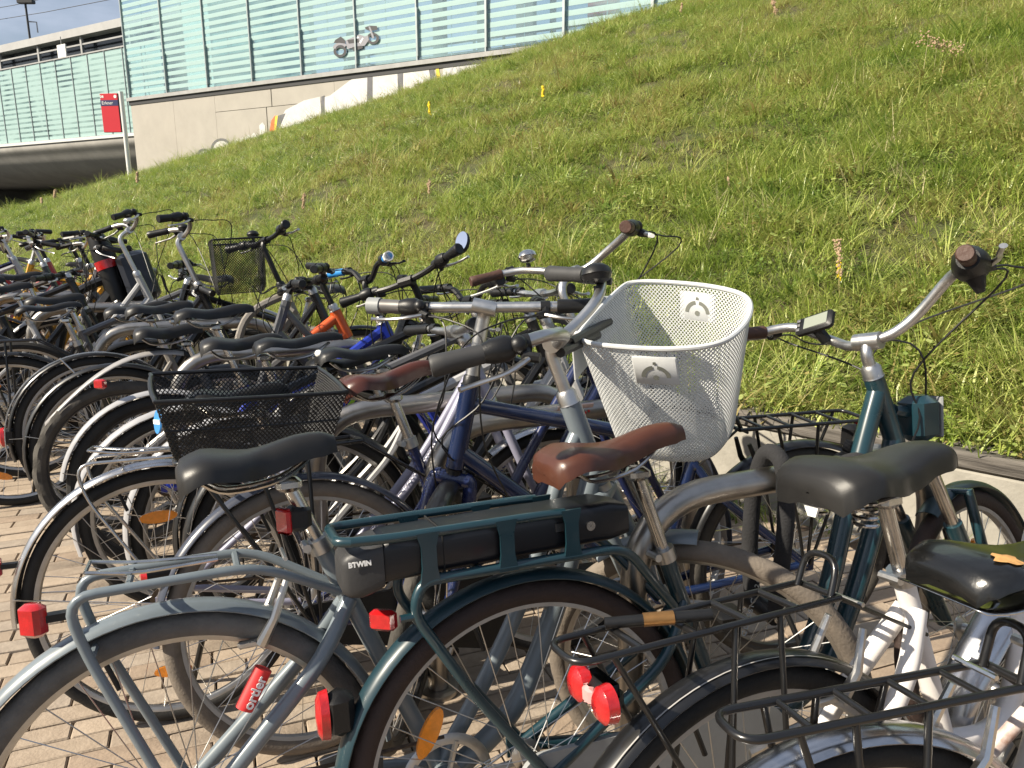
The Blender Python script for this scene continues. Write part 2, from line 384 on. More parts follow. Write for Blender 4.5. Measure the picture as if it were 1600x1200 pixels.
    obj('fork', fk.xf(st), fm, root)
    # seat
    sad = s['sad']; sx, sz = sad['at']; ti = radians(sad.get('tilt', 4)); R = Matrix.Rotation(-ti, 3, 'Y')
    sm = saddle_mb(sad.get('L', .27), sad.get('wr', .095), sad.get('nose', .022), sad.get('th', .05), sad.get('bulge', 0), sad.get('plump', 1))
    put = lambda p: V((sx, 0, sz)) + R @ p
    so_ = obj('saddle', sm.xf(put), sad.get('m', blacks), root, 50)
    if sad.get('label'): so_['label'] = sad['label']
    rail = MB()
    for sg in (-1, 1): rail.tube([put(V(p)) for p in spline([(-.1, sg * .035, -.045), (-.06, sg * .024, -.072), (.03, sg * .02, -.07), (.1, sg * .008, -.035)], 4)], .0037, 6)
    obj('saddle_rails', rail, alloy if lod else steel, so_)
    if sad.get('springs'):
        sp = MB()
        for sg in (-1, 1): sp.tube([put(V((-.085 + .017 * cos(a), sg * .05 + .017 * sin(a), -.05 - .045 * a / 25))) for a in [k * .5 for k in range(51)]], .0032, 6)
        obj('saddle_springs', sp, chrome, so_)
    top = put(V((.0, 0, -.07))); axs = (CL - BB).normalized()
    tp = CL + axs * max(.03, (top.z - CL.z) / axs.z - .01)
    post = MB().tube([CL - axs * .02, tp], .0136, sides); post.box(tp, (.045, .05, .026), ch=.008)
    obj('seatpost', post, s.get('postm', steel), root)
    obj('seat_clamp', MB().tube([CL - axs * .013, CL + axs * .013], tb * 1.25, sides).add(MB().tube([CL + V((-.026, -.02, 0)), CL + V((-.026, .02, 0))], .008, 8)), s.get('clampm', alloy), root)
    # stem + bar
    b = s['bar']; kind = b.get('kind', 'city'); C = V((b['at'][0], 0, b['at'][1])); k1, g1 = BARS[kind]; sw = b.get('wide', 1.0); roll = radians(b.get('roll', 0)); bt = radians(b.get('tilt', 0))
    RR = Matrix.Rotation(roll, 3, 'X') @ Matrix.Rotation(-bt, 3, 'Y')
    bl = lambda p: st(C + RR @ V((p[0], p[1] * sw, p[2])))
    half = spline(k1, 5); path = [V((p.x, -p.y, p.z)) for p in half[::-1]] + half[1:]
    bm_ = b.get('m', alloy)
    bar = MB().tube([bl(p) for p in path], b.get('br', .0115), sides)
    bo = obj('handlebar', bar, bm_, root)
    stm = MB().tube(rounded([HT + ax * .01, HT + ax * max(.03, (C - HT).dot(ax) - .02), C], .04, 4), .0135 if not b.get('fat') else .018, sides).tube([C + V((0, -.03, 0)), C + V((0, .03, 0))], .0195, sides)
    obj('stem', stm.xf(st), b.get('stemm', alloy), root)
    gm = b.get('gm', blackm); gr = b.get('gr', .0165); gin = V(k1[-1]); gout = V(g1); gd = (gout - gin).normalized(); cables = []
    for sg in (1, -1):
        mr = lambda p: bl((p[0], p[1] * sg, p[2]))
        rr = [gr * x for x in ((.95, 1, .93, .98, 1.02, 1.06, .9) if not b.get('ergo') else (.9, 1.0, .95, 1.1, 1.3, 1.45, 1.2))]
        pts = [mr(gin + (gout - gin) * t) for t in (0, .05, .3, .55, .8, .96, 1.0)]
        gmb = MB().tube(pts, rr, sides + 2)
        obj('grip', gmb, b.get('gml', gm) if sg > 0 else gm, bo)
        if b.get('endcap'): obj('grip_end', MB().tube([mr(gout - gd * .035), mr(gout)], gr * 1.18, sides), b['endcap'], bo)
        # brake lever with clamp
        ps_ = gin - gd * .03; fwd = V((1, 0, 0)) - gd * gd.x; fwd = fwd.normalized(); lv = MB()
        lv.tube([mr(ps_ - gd * .012), mr(ps_ + gd * .012)], .0165, 10)
        lv.tube([mr(ps_), mr(ps_ + fwd * .022 + V((0, 0, -.012))), mr(ps_ + fwd * .034 - gd * .02 + V((0, 0, -.014)))], [.013, .0115, .009], 8)
        lo_ = obj('brake_lever', lv, blackm if not b.get('leverm2') else b['leverm2'], bo)
        bd = spline([ps_ + fwd * .03 + V((0, 0, -.012)), ps_ + fwd * .05 + gd * .04 + V((0, 0, -.016)), ps_ + fwd * .052 + gd * .085 + V((0, 0, -.02)), ps_ + fwd * .062 + gd * .125 + V((0, 0, -.018))], 4)
        obj('lever_blade', MB().tube([mr(p) for p in bd], [.0075] * 4 + [.006] * (len(bd) - 5) + [.0078], 8, sq=.7), b.get('lever', alloy), lo_)
        if b.get('shift', 1) and lod < 2 and (sg < 0 or b.get('shift') == 2):
            obj('gear_shifter', MB().tube([mr(gin - gd * .012), mr(gin + gd * .0), mr(gin + gd * .025), mr(gin + gd * .04)], [.019, .024, .022, .0175], 14).ball(mr(gin - gd * .02 + fwd * .012 + V((0, 0, .006))), .0165, 10, 7), blackm, bo)
        if lod < 2 and s.get('cables', 1):
            p0 = ps_ + fwd * .034 - gd * .02 + V((0, 0, -.014)); ft = HB + V((.055, sg * .02, .02))
            side = -1 if sg > 0 else 1
            p2 = st(HT + V((.10 + .03 * random.random(), side * .035, .05 + .03 * random.random())))
            end = st(HB + V((.05, side * .03, -.05))) if sg > 0 else HB + (BB - HB) * .25 + V((0, .028, 0))
            cables.append(spline([mr(p0), mr(p0 - gd * .07 + fwd * .03 + V((0, 0, .0))), mr(p0 - gd * .16 + fwd * .06 + V((0, 0, -.03))), p2, (p2 + end) / 2 + V((.03, 0, 0)), end], 6))
            if lod == 0 or random.random() < .6:
                e2 = HB + (BB - HB) * .3 + V((0, -.026, 0)); cables.append(spline([mr(gin - gd * .03 + V((0, 0, -.015))), mr(gin - gd * .1 + fwd * .05 + V((0, 0, -.035))), st(HT + V((.08, sg * .05, .0))), (HT + HB) / 2 + V((.06, sg * .035, -.04)), e2], 6))
    for cb in cables: obj('brake_cable', MB().tube(cb, .0024, 5), blackm, root)
    if b.get('bell'):
        p, m_, sc = b['bell']; o = bl(p) + V((0, 0, .028 * sc))
        be = obj('bell', MB().lathe([(.001, .017 * sc), (.013 * sc, .016 * sc), (.022 * sc, .010 * sc), (.0255 * sc, .0), (.024 * sc, -.002)], o, (0, .15, 1), 18).lathe([(.024 * sc, -.002), (.021 * sc, -.010 * sc), (.010 * sc, -.014 * sc), (.001, -.014 * sc)], o, (0, .15, 1), 18), m_, bo)
        obj('bell_clamp', MB().tube([bl(p) + V((0, 0, .014)), bl(p) + V((0, 0, -.014))], .008, 8), blackm, bo)
    # drivetrain
    if lod < 2:
        cr_ = MB(); cy = -.045; a0 = random.uniform(0, 6.28)
        ch = MB().lathe([(.072, -.002), (.09, -.002), (.093, .0), (.09, .002), (.072, .002)], BB + V((0, cy, 0)), (0, 1, 0), 40, True)
        for k in range(5): a = 2 * pi * k / 5; ch.tube([BB + V((0, cy, 0)), BB + V((cos(a) * .078, cy, sin(a) * .078))], .006, 6)
        obj('chainring', ch, s.get('ringm', alloy), root)
        for sg in (-1, 1):
            d = V((cos(a0), 0, sin(a0))) * (sg * .17); o = BB + V((0, sg * .062, 0)); cr_.tube([BB + V((0, sg * .04, 0)), o, o + d], [.011, .011, .008], 8)
            ca = obj('crank', MB().tube([BB + V((0, sg * .04, 0)), o, o + d], [.012, .012, .009], 8), s.get('ringm', alloy), root)
            obj('pedal', MB().box(o + d + V((0, sg * .055, 0)), (.085, .08, .022), ch=.006), blackm, ca)
        chn = MB()
        for zz in (.088, -.088): chn.tube([V((0, cy, r + zz * .45)), BB + V((0, cy, zz))], .0042, 5)
        chn.lathe([(.03, -.003), (.042, -.003), (.042, .003), (.03, .003)], V((0, cy, r)), (0, 1, 0), 18, True)
        obj('chain', chn, mat('oily_chain', (.12, .09, .065), .5, .8, .5, 60), root)
        if s.get('guard'):
            n = 16; po = [(cos(pi / 2 + pi * k / n) * .05, r - .35 + sin(pi / 2 + pi * k / n) * .05 + .07) for k in range(n + 1)]
            po = [(x, z + .28) for x, z in po] + [(BB.x + cos(-pi / 2 + pi * k / n) * .105, BB.z + sin(-pi / 2 + pi * k / n) * .105) for k in range(n + 1)]
            obj('chain_guard', MB().plate(po, .012, (0, cy - .01, 0), (1, 0, 0), (0, 0, 1)), s['guard'], root)
        if s.get('kick', 1): obj('kickstand', MB().tube([V((.09, .06, .27)), V((.02, .17 if s.get('lean', -5) < 0 else .2, .02))], .0085, 8), blackm, root)
        if s.get('derail'):
            obj('derailleur', MB().box((.03, -.06, r - .1), (.05, .03, .05), ch=.01).tube([V((0, -.07, r)), V((.03, -.065, r - .08)), V((.05, -.06, r - .17))], .009, 6).lathe([(.004, -.004), (.025, -.004), (.025, .004), (.004, .004)], (.05, -.05, r - .17), (0, 1, 0), 14, True), alloy, root)
    # brakes
    if s.get('vbrake'):
        vb = MB()
        for sg in (-1, 1):
            p = V((cos(radians(62)) * (r - .035), sg * .035, r + sin(radians(62)) * (r - .035)))
            vb.tube([p, p + V((.025, sg * .01, .045)), p + V((.05, sg * .0, .105))], [.011, .008, .006], 8); vb.box(p + V((-.012, -sg * .012, .0)), (.055, .012, .014), ch=.004)
        vb.tube([V((.20, -.035, .77 * r / .35)), V((.20, .035, .77 * r / .35))], .004, 6)
        obj('rim_brake', vb, s['vbrake'], root)
    # mudguards
    if s.get('fender'):
        fm_ = s['fender']; a0, a1 = s.get('fa', (8, 195)); wd = s.get('fw', .027)
        fo = obj('rear_mudguard', fender_mb(r + .022, a0, a1, wd, 26 if lod else 46).xf(lambda p: p + RH), fm_, root, 60)
        stay = MB(); an = radians(s.get('stay_a', 165))
        for sg in (-1, 1): stay.tube([RH + V((0, sg * .07, 0)), RH + V((cos(an) * (r + .012), sg * wd, sin(an) * (r + .012)))], .0022, 5)
        obj('mudguard_stay', stay, steel, fo)
        fa = s.get('ffa', (-20, 125))
        ffo = fender_mb(r + .022, fa[0], fa[1], wd, 22 if lod else 36).xf(lambda p: st(p + FH)); ffo = obj('front_mudguard', ffo, fm_, root, 60)
        stay = MB()
        for sg in (-1, 1): stay.tube([st(FH + V((0, sg * .062, 0))), st(FH + V((cos(radians(fa[1] + 20)) * 0 + cos(radians(fa[0] + 12)) * (r + .012), sg * wd, sin(radians(fa[0] + 12)) * (r + .012))))], .0022, 5)
        obj('mudguard_stay', stay, steel, ffo)
    # carriers
    k = s.get('rack')
    if k:
        hw, xr, xf, z, rr_, km = k.get('half', .06), k['xr'], k['xf'], k['z'], k.get('r', .006), k.get('m', blackp); rk = MB(); sl = k.get('slope', 0)
        zz = lambda x: z + sl * (x - xr)
        if k.get('style') == 'loop':
            for sg in (-1, 1):
                rk.tube(rounded([CL + (BB - CL) * .18 + V((-.01, sg * .02, 0)), V((xf, sg * hw, zz(xf))), V((xr, sg * hw, zz(xr))), V((xr + .02, sg * hw, z - .09)), V((.005, sg * .075, r + .02))], .05, 5), rr_, sides)
            rk.tube([V((xr + .09, -hw, zz(xr + .09))), V((xr + .09, hw, zz(xr + .09)))], rr_ * .7, 6); rk.tube([V((xf - .03, -hw, zz(xf - .03))), V((xf - .03, hw, zz(xf - .03)))], rr_ * .7, 6)
            rk.tube([V((xr + .03, -hw, z - .1)), V((xr + .03, hw, z - .1))], rr_ * .7, 6)
        else:
            rk.tube(rounded([V((xf, hw, zz(xf))), V((xr, hw, zz(xr))), V((xr, -hw, zz(xr))), V((xf, -hw, zz(xf)))], .03, 5), rr_, sides)
            rk.tube([V((xf, hw, zz(xf))), V((xf, -hw, zz(xf)))], rr_, sides)
            for x in [xr + (xf - xr) * t for t in (.22, .42, .62, .82)]: rk.tube([V((x, hw, zz(x))), V((x, -hw, zz(x)))], rr_ * k.get('cross', .8), sides)
            for sg in (-1, 1):
                for x, xb in k.get('legs', ((xr + .03, -.01), (xr + .17, 0), (xr + .3, .01))): rk.tube(rounded([V((x, sg * hw, zz(x))), V((xb + (x - xb) * .25, sg * .075, r + .12)), V((xb, sg * .072, r + .0))], .03, 3), rr_ * .9, max(6, sides - 2))
                p = CL + (BB - CL) * k.get('stay', .2); rk.tube([V((xf, sg * hw * .8, zz(xf))), p + V((-.0, sg * .02, 0))], rr_ * .7, 6)
            if k.get('loop'): x = k['loop']; rk.tube(rounded([V((xf - .01, -hw * .8, zz(xf))), V((xf + .01, -hw * .75, zz(xf) + x)), V((xf + .01, hw * .75, zz(xf) + x)), V((xf - .01, hw * .8, zz(xf))) ], .04, 5), rr_ * 1.1, sides)
        ro = obj('rear_carrier', rk, km, root)
        if k.get('clip'):
            cl_ = MB(); y0 = hw * .62
            for sg in (-1, 1): cl_.tube(rounded([V((xf - .06, sg * .015, zz(xf) + .012)), V((xr + .1, sg * y0, zz(xr) + .016)), V((xr + .03, sg * y0, zz(xr) + .03))], .03, 4), .0034, 6)
            cl_.tube([V((xr + .03, -y0, zz(xr) + .03)), V((xr + .03, y0, zz(xr) + .03))], .0034, 6)
            obj('carrier_clip', cl_, k.get('clipm', steel), ro)
    d = dict(root=root, st=st, bl=bl, q=q, HT=HT, HB=HB, BB=BB, CL=CL, RH=RH, FH=FH, ax=ax, bo=bo, frame=fr, r=r, put=put, saddle=so_, sides=sides, gin=gin, gd=gd)
    # rear lights / reflectors : (kind, x, z)
    for kind_, x, z in s.get('lights', ()):
        if kind_ == 'box':      # flat rectangular reflector facing back
            RZ = Matrix.Rotation(radians(s.get('rturn', 52)), 3, 'Z'); h = obj('rear_reflector', MB().box((x, 0, z), (.028, .042, .054), RZ, ch=.007), redl, root); obj('reflector_mount', MB().box((x + .03, 0, z), (.05, .02, .012)), blackm, h)
        elif kind_ == 'lamp':   # housing on the mudguard with red lens
            h = obj('rear_light', MB().box((x + .028, 0, z), (.05, .05, .075), ch=.012), blackm, root)
            obj('lens', MB().lathe([(.001, .012), (.02, .010), (.028, .004), (.03, -.01)], (x, 0, z), (-1, 0, 0), 18).xf(lambda p: V((p.x, p.y * .82, z + (p.z - z) * 1.5))), redl, h)
        elif kind_ == 'round':
            h = obj('rear_light', MB().tube([(x + .07, 0, z), (x + .01, 0, z)], [.02, .024], 14), blackm, root); obj('lens', MB().lathe([(.001, .012), (.018, .009), (.0245, -.004)], (x + .006, 0, z), (-1, 0, 0), 16), redl, h)
        elif kind_ == 'small': obj('rear_reflector', MB().box((x, -.01, z), (.022, .048, .036), Matrix.Rotation(radians(50), 3, 'Z'), ch=.006), redl, root)
    if s.get('headlamp'):
        m_, hx, hz = s['headlamp']; p = st(V((HB.x + hx, 0, HB.z + hz))); dd = (st(V((HB.x + hx + 1, 0, HB.z + hz - .1))) - p).normalized()
        h = obj('headlight', MB().lathe([(.001, -.06), (.02, -.05), (.036, -.02), (.04, .01), (.038, .02)], p, dd, 18), m_, root); obj('lens', MB().lathe([(.038, .019), (.028, .026), (.001, .03)], p, dd, 18), lampg, h)
    return d
def basket(parent, rim2d, o, ex, ey, ez, h, taper, m, pitch, inner, rimr=.006, name='front_basket', shift=(0, 0), bands=(), cut=0):
    """wire or perforated basket: rim2d is a closed outline (metres) in the ex/ey plane, ez up"""
    pts = spline([V((x, y, 0)) for x, y in rim2d], 8, True); n = len(pts)
    cum = [0]
    for i in range(n): cum.append(cum[-1] + (pts[(i + 1) % n] - pts[i]).length)
    tot = cum[-1]
    cx = sum(p.x for p in pts) / n; cy = sum(p.y for p in pts) / n
    def at(u):
        d = (u % 1) * tot
        lo, hi = 0, n
        while hi - lo > 1:
            md = (lo + hi) // 2
            if cum[md] <= d: lo = md
            else: hi = md
        a, b = pts[lo], pts[(lo + 1) % n]; t = (d - cum[lo]) / max(1e-9, cum[lo + 1] - cum[lo]); return a + (b - a) * t
    def pt(u, v):            # v 0 rim .. 1 bottom
        p = at(u); k = 1 - (1 - taper) * v; rnd = 1 - .10 * max(0, (v - .86) / .14) ** 2
        x = cx + (p.x - cx) * k * rnd + shift[0] * v; y = cy + (p.y - cy) * k * rnd + shift[1] * v
        return o + ex * x + ey * y - ez * (h * v)
    nu = int(tot / pitch); nv = int(h / (pitch * .5)); nv -= nv % 2
    bk = obj(name, lattice(pt, nu, nv, inner), m, parent, 80); solid(bk, .0016)
    rm = MB().tube([pt(u / 90, 0) for u in range(90)], rimr, 8, closed=True)
    for v in bands: rm.tube([pt(u / 90, v) for u in range(90)], rimr * .5, 6, closed=True)
    obj('rim', rm, m, bk)
    nb = int(tot * taper / pitch / 3.2); bt = MB()
    b0 = lambda u, v: o + ex * (cx + shift[0] + (at(u).x - cx) * taper * .9 * (1 - .93 * v)) + ey * (cy + shift[1] + (at(u).y - cy) * taper * .9 * (1 - .93 * v)) - ez * h
    solid(obj('bottom', lattice(b0, int(nu * .6), 24, inner), m, bk, 80), .0016)
    return bk, pt

# ================================================================== SETTING
HS = [(-30, .475), (8.3, .474), (19.3, .338), (25.3, .212), (30, .12), (34, .045), (38, .0), (46, 0)]
def hslope(s):
    for (a, x), (b, y) in zip(HS, HS[1:]):
        if s <= b: t = (s - a) / (b - a); return x + (y - x) * t
    return 0
N0 = 3.42
def nfac(s): return 10.75 - .158 * (s - 25.3)
def bumpy(s, n): return .035 * sin(s * 1.7 + n) * sin(n * 1.3) + .018 * sin(s * 4.1 - n * 2.3) + .02 * sin(n * 5.3 + s * 1.1)
def hill(s, n):
    t = max(0, n - N0); base = .40 * max(0, min(1, (36 - s) / 6))
    return base + hslope(s) * (t + .012 * t * (7 - t) if t < 12 else t) + bumpy(s, n) * min(1, t * 1.5)
# ground sheet to the horizon
gm = mat('asphalt', (.055, .053, .05), .9, 0, .3, 3, .3, 90)
g = MB().box((0, 0, -.06), (900, 900, .04)); go = obj('ground', g, gm, None, smooth=False, kind='structure')
# embankment
ns, nn = 160, 46
def hp(i, j):
    s = -24 + 66 * i / (ns - 1); n1 = nfac(s) + .6; n = N0 - .02 + (n1 - N0) * j / (nn - 1); return sn(s, n, hill(s, n))
soil = mat('meadow_soil', (.045, .058, .016), 1, 0, .6, 2.2, .5, 40, col2=(.075, .06, .03))
em = obj('embankment', MB().grid(hp, ns, nn), soil, None, 180, kind='structure')

# --- pavement of clinker bricks laid in running bond
PA = radians(69); PX = V((sin(PA), cos(PA), 0)); PY = V((-cos(PA), sin(PA), 0)); BL, BW, J = .236, .0745, .0045
base = MB().box((0, 0, -.026), (24, 6.4, .02)); bc = sn(5.2, .45)
pv = link('pavement', base.mesh('pavement', mat('joint_sand', (.12, .085, .06), 1, 0, .5, 14, .5, 60, col2=(.06, .045, .033)), smooth=False), None, bc)
pv.rotation_euler = (0, 0, pi / 2 - radians(-48) ); pv['kind'] = 'structure'
BRM = []
for i, (c1, c2) in enumerate((((.35, .28, .21), (.275, .215, .158)), ((.31, .25, .19), (.235, .185, .14)), ((.38, .305, .23), (.31, .245, .182)), ((.32, .245, .178), (.25, .19, .14)), ((.35, .29, .228), (.255, .21, .165)))):
    BRM.append(mat('clinker_brick_%d' % i, c1, .88, 0, .3, 26, .45, 120, col2=c2))
bmesh_ = []
for m in BRM:
    for k in range(2):
        bb = MB(); bb.box((0, 0, -.012), (BL - J, BW - J, .024), ch=.003); bb.v = [p + V((random.uniform(-.0012, .0012), random.uniform(-.0012, .0012), random.uniform(-.0008, .0008))) for p in bb.v]
        bmesh_.append(bb.mesh('brick', m, 30))
cand = []
for j in range(-50, 130):
    for i in range(-16, 62):
        p = PX * ((i + .5 * (j % 2) + .07 * sin(j * 2.1)) * BL - 4.0) + PY * (j * BW + .1)
        n = p.dot(DN); s = p.dot(DS)
        if n < -1.6 or n > 3.22 or s < -3.2 or s > 12.5: continue
        cand.append(p)
def vis(p):
    u, v, d = px(p)
    if d < .3 or not (-10 < u < 1610 and -10 < v < 1215): return 9e9
    t = (1200 - v) / 30
    open_ = u < 640 and v > 770 + max(0, (300 - u)) * .0
    return d + (0 if open_ else 3)
pl = Matrix.Rotation(pi / 2 - PA, 4, 'Z'); cand.sort(key=vis); inv = (Matrix.Translation(bc) @ pv.rotation_euler.to_matrix().to_4x4()).inverted()
qz = (inv.to_3x3() @ pl.to_3x3()).to_quaternion()
rest = MB()
for k, p in enumerate(cand):
    z = random.uniform(-.0025, .0015) ; tq = Quaternion((1, 0, 0), random.gauss(0, .006)) @ Quaternion((0, 1, 0), random.gauss(0, .006)) @ Quaternion((0, 0, 1), random.gauss(0, .008))
    if k < 300: link('brick', random.choice(bmesh_), pv, inv @ (p + V((0, 0, z))), qz @ tq)
    else:
        R = inv.to_3x3() @ pl.to_3x3() @ tq.to_matrix(); o = inv @ (p + V((0, 0, z)))
        hx, hy = (BL - J) / 2, (BW - J) / 2; b = len(rest.v)
        for zz, e in ((0, .003), (-.004, 0), (-.02, 0)):
            for x, y in ((-hx + e, -hy + e), (hx - e, -hy + e), (hx - e, hy - e), (-hx + e, hy - e)): rest.v.append(o + R @ V((x, y, zz)))
        rest.f.append((b, b + 1, b + 2, b + 3))
        for a in (0, 4):
            for e in range(4): rest.f.append((b + a + e, b + a + 4 + e, b + a + 4 + (e + 1) % 4, b + a + (e + 1) % 4))
BR = mat('clinker_field', (.35, .28, .208), .88, 0, .35, 3.4, .4, 120, col2=(.265, .205, .15))
obj('brick_field', rest, BR, pv, 30, kind='stuff')

# --- low concrete retaining wall with weathered timber capping
conc = mat('pale_concrete', (.36, .34, .295), .9, 0, .3, 5, .5, 60, col2=(.25, .235, .20))
wall = empty('retaining_wall', sn(3, 3.2), 'low pale concrete wall capped with weathered timber along the foot of the slope', 'wall')
wl = V(wall.location)
RW = Matrix((DS.normalized(), DN, V((0, 0, 1)))).transposed()
s = -9.0
while s < 16:
    ln = 1.985; obj('concrete_block', MB().box(sn(s + ln / 2, 3.325, .16) - wl, (ln - .008, .15, .44), RW, ch=.008), conc, wall)
    s += ln
wood = mat('weathered_timber', (.19, .172, .15), .95, 0, .75, 5, 1.0, 40, col2=(.042, .037, .032), stretch=(1, 1, 1))
nt2 = wood.node_tree
for nd in list(nt2.nodes):
    if nd.type == 'TEX_NOISE':
        q = nt2.nodes.new('ShaderNodeMapping'); q.vector_type = 'POINT'; q.inputs['Rotation'].default_value = (0, 0, -atan2(DS.y, DS.x)); q.inputs['Scale'].default_value = (1, 1, 1)
        q2 = nt2.nodes.new('ShaderNodeMapping'); q2.inputs['Scale'].default_value = (.35, 6, 6)
        l0 = nd.inputs['Vector'].links[0].from_socket; nt2.links.new(l0, q.inputs[0]); nt2.links.new(q.outputs[0], q2.inputs[0]); nt2.links.new(q2.outputs[0], nd.inputs['Vector'])
s = -9.4; k = 0
while s < 16:
    ln = random.uniform(1.9, 2.5)
    for off, wd in ((3.285, .085), (3.378, .09)):
        R2 = RW @ Matrix.Rotation(random.gauss(0, .004), 3, 'Z') @ Matrix.Rotation(random.gauss(0, .006), 3, 'X')
        mb = MB().box((0, 0, 0), (ln - .02, wd, .07), ch=.012)
        mb.v = [V((p.x, p.y + random.gauss(0, .002), p.z + random.gauss(0, .003))) for p in mb.v]
        obj('timber', mb.xf(lambda p: sn(s + ln / 2, off, .417) - wl + R2 @ p), wood, wall, 25)
    s += ln; k += 1

# ================================================================== STATION BUILDING
FK, BKK = 31500., 38300.
FP = at_depth(203, 153.3, FK / 1293); FN = V((-DB.y, DB.x, 0)); FN = V((DB.y, -DB.x, 0)) * -1
FN = V((-.545, -.839, 0))                             # faces the street
GZ = FP.z; FR = -DB                                   # running right along the facade
def onplane(P, N, u, v, off=0):
    r = ray(u, v); C0 = V((0, 0, HC)); t = ((P + N * off - C0).dot(N)) / r.dot(N); return C0 + r * t
fxz = lambda u, v: ((onplane(FP, FN, u, v) - FP).dot(FR), onplane(FP, FN, u, v).z)
def glassmat(name, frost, pitch, share, tint, gl=.16, ph=0, haze=.2):
    m = bpy.data.materials.new(name); m.use_nodes = True; n = m.node_tree.nodes; l = m.node_tree.links.new
    pb = n['Principled BSDF']; pb.inputs['Base Color'].default_value = (*frost, 1); pb.inputs['Roughness'].default_value = .28; out = n['Material Output']
    tl = n.new('ShaderNodeBsdfTranslucent'); tl.inputs[0].default_value = (*frost, 1); m1 = n.new('ShaderNodeMixShader'); m1.inputs[0].default_value = .3; l(pb.outputs[0], m1.inputs[1]); l(tl.outputs[0], m1.inputs[2])
    tr = n.new('ShaderNodeBsdfTransparent'); tr.inputs[0].default_value = (*tint, 1); gs = n.new('ShaderNodeBsdfGlossy'); gs.inputs['Roughness'].default_value = .04; gs.inputs[0].default_value = (.9, 1, 1, 1)
    m2 = n.new('ShaderNodeMixShader'); m2.inputs[0].default_value = gl; l(tr.outputs[0], m2.inputs[1]); l(gs.outputs[0], m2.inputs[2]); m2b = n.new('ShaderNodeMixShader'); m2b.inputs[0].default_value = haze; nz_ = n.new('ShaderNodeTexNoise'); nz_.inputs['Scale'].default_value = .45; nz_.inputs['Detail'].default_value = 3; nz_.inputs['Distortion'].default_value = 1.2; g2_ = n.new('ShaderNodeNewGeometry'); l(g2_.outputs['Position'], nz_.inputs['Vector']); rm_ = n.new('ShaderNodeMapRange'); rm_.inputs[1].default_value = .38; rm_.inputs[2].default_value = .66; rm_.inputs[3].default_value = haze * .25; rm_.inputs[4].default_value = haze * 2.6; l(nz_.outputs['Fac'], rm_.inputs[0]); l(rm_.outputs[0], m2b.inputs[0]); l(m2.outputs[0], m2b.inputs[1]); l(m1.outputs[0], m2b.inputs[2]); m2 = m2b  # noise mixes frosted streaks into the clear bands, painted stand-in for reflections
    g_ = n.new('ShaderNodeNewGeometry'); sx = n.new('ShaderNodeSeparateXYZ'); l(g_.outputs['Position'], sx.inputs[0])
    a = n.new('ShaderNodeMath'); a.operation = 'MULTIPLY_ADD'; a.inputs[1].default_value = 1 / pitch; a.inputs[2].default_value = ph; l(sx.outputs['Z'], a.inputs[0])
    fr = n.new('ShaderNodeMath'); fr.operation = 'FRACT'; l(a.outputs[0], fr.inputs[0]); lt = n.new('ShaderNodeMath'); lt.operation = 'LESS_THAN'; lt.inputs[1].default_value = share; l(fr.outputs[0], lt.inputs[0])
    m3 = n.new('ShaderNodeMixShader'); l(lt.outputs[0], m3.inputs[0]); l(m2.outputs[0], m3.inputs[1]); l(m1.outputs[0], m3.inputs[2]); l(m3.outputs[0], out.inputs[0]); return m
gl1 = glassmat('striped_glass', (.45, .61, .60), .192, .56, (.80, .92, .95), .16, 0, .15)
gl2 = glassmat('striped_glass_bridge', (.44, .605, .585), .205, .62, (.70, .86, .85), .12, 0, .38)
frame_m = mat('grey_steel_profile', (.34, .38, .39), .45, .4, .2, 6); sill_m = mat('grey_sill', (.33, .33, .325), .6, 0, .2, 4); dark_m = mat('dark_steel', (.025, .026, .028), .6)
bconc = mat('beige_concrete', (.37, .345, .305), .88, 0, .14, 1.2, .2, 30); bconc2 = mat('grey_concrete', (.31, .30, .275), .9, 0, .25, 1.0, .2, 20)
sb = empty('station_building', FP + V((0, 0, -GZ)), 'glass station hall with striped panes on a beige concrete plinth atop the slope', 'building')
so0 = V(sb.location); PW = 1.96; HG = 5.2
RF = Matrix((FR, -FN, V((0, 0, 1)))).transposed()     # x along, y into the building
def fbox(a0, a1, y0, y1, z0, z1, ch=0): 
    c = FP + FR * ((a0 + a1) / 2) - FN * ((y0 + y1) / 2); c.z = (z0 + z1) / 2
    return MB().box(c - so0, (abs(a1 - a0), abs(y1 - y0), z1 - z0), RF, ch)
for i in range(15):
    a0 = i * PW
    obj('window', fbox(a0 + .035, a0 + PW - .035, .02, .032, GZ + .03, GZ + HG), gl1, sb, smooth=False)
    obj('mullion', fbox(a0 - .018, a0 + .018, -.025, .06, GZ, GZ + HG), frame_m, sb, smooth=False)
    obj('glass_fin', fbox(a0 + PW / 2 - .006, a0 + PW / 2 + .006, .034, .05, GZ + .03, GZ + HG), frame_m, sb, smooth=False)
    obj('glazing_bracket', fbox(a0 + .026, a0 + .05, -.05, .12, GZ + .1, GZ + 1.15), frame_m, sb, smooth=False)
obj('sill', fbox(-.1, 15 * PW, -.07, .16, GZ - .10, GZ), sill_m, sb, smooth=False)
obj('sill_shadow_gap', fbox(-.06, 15 * PW, -.02, .14, GZ - .22, GZ - .103), dark_m, sb, smooth=False)  # dark steel profile between sill and concrete
cuts = [0, fxz(274, 200)[0], fxz(337, 180)[0], fxz(425, 170)[0], fxz(522, 140)[0], fxz(640, 110)[0], 15 * PW]
zst = fxz(425, 166)[1]
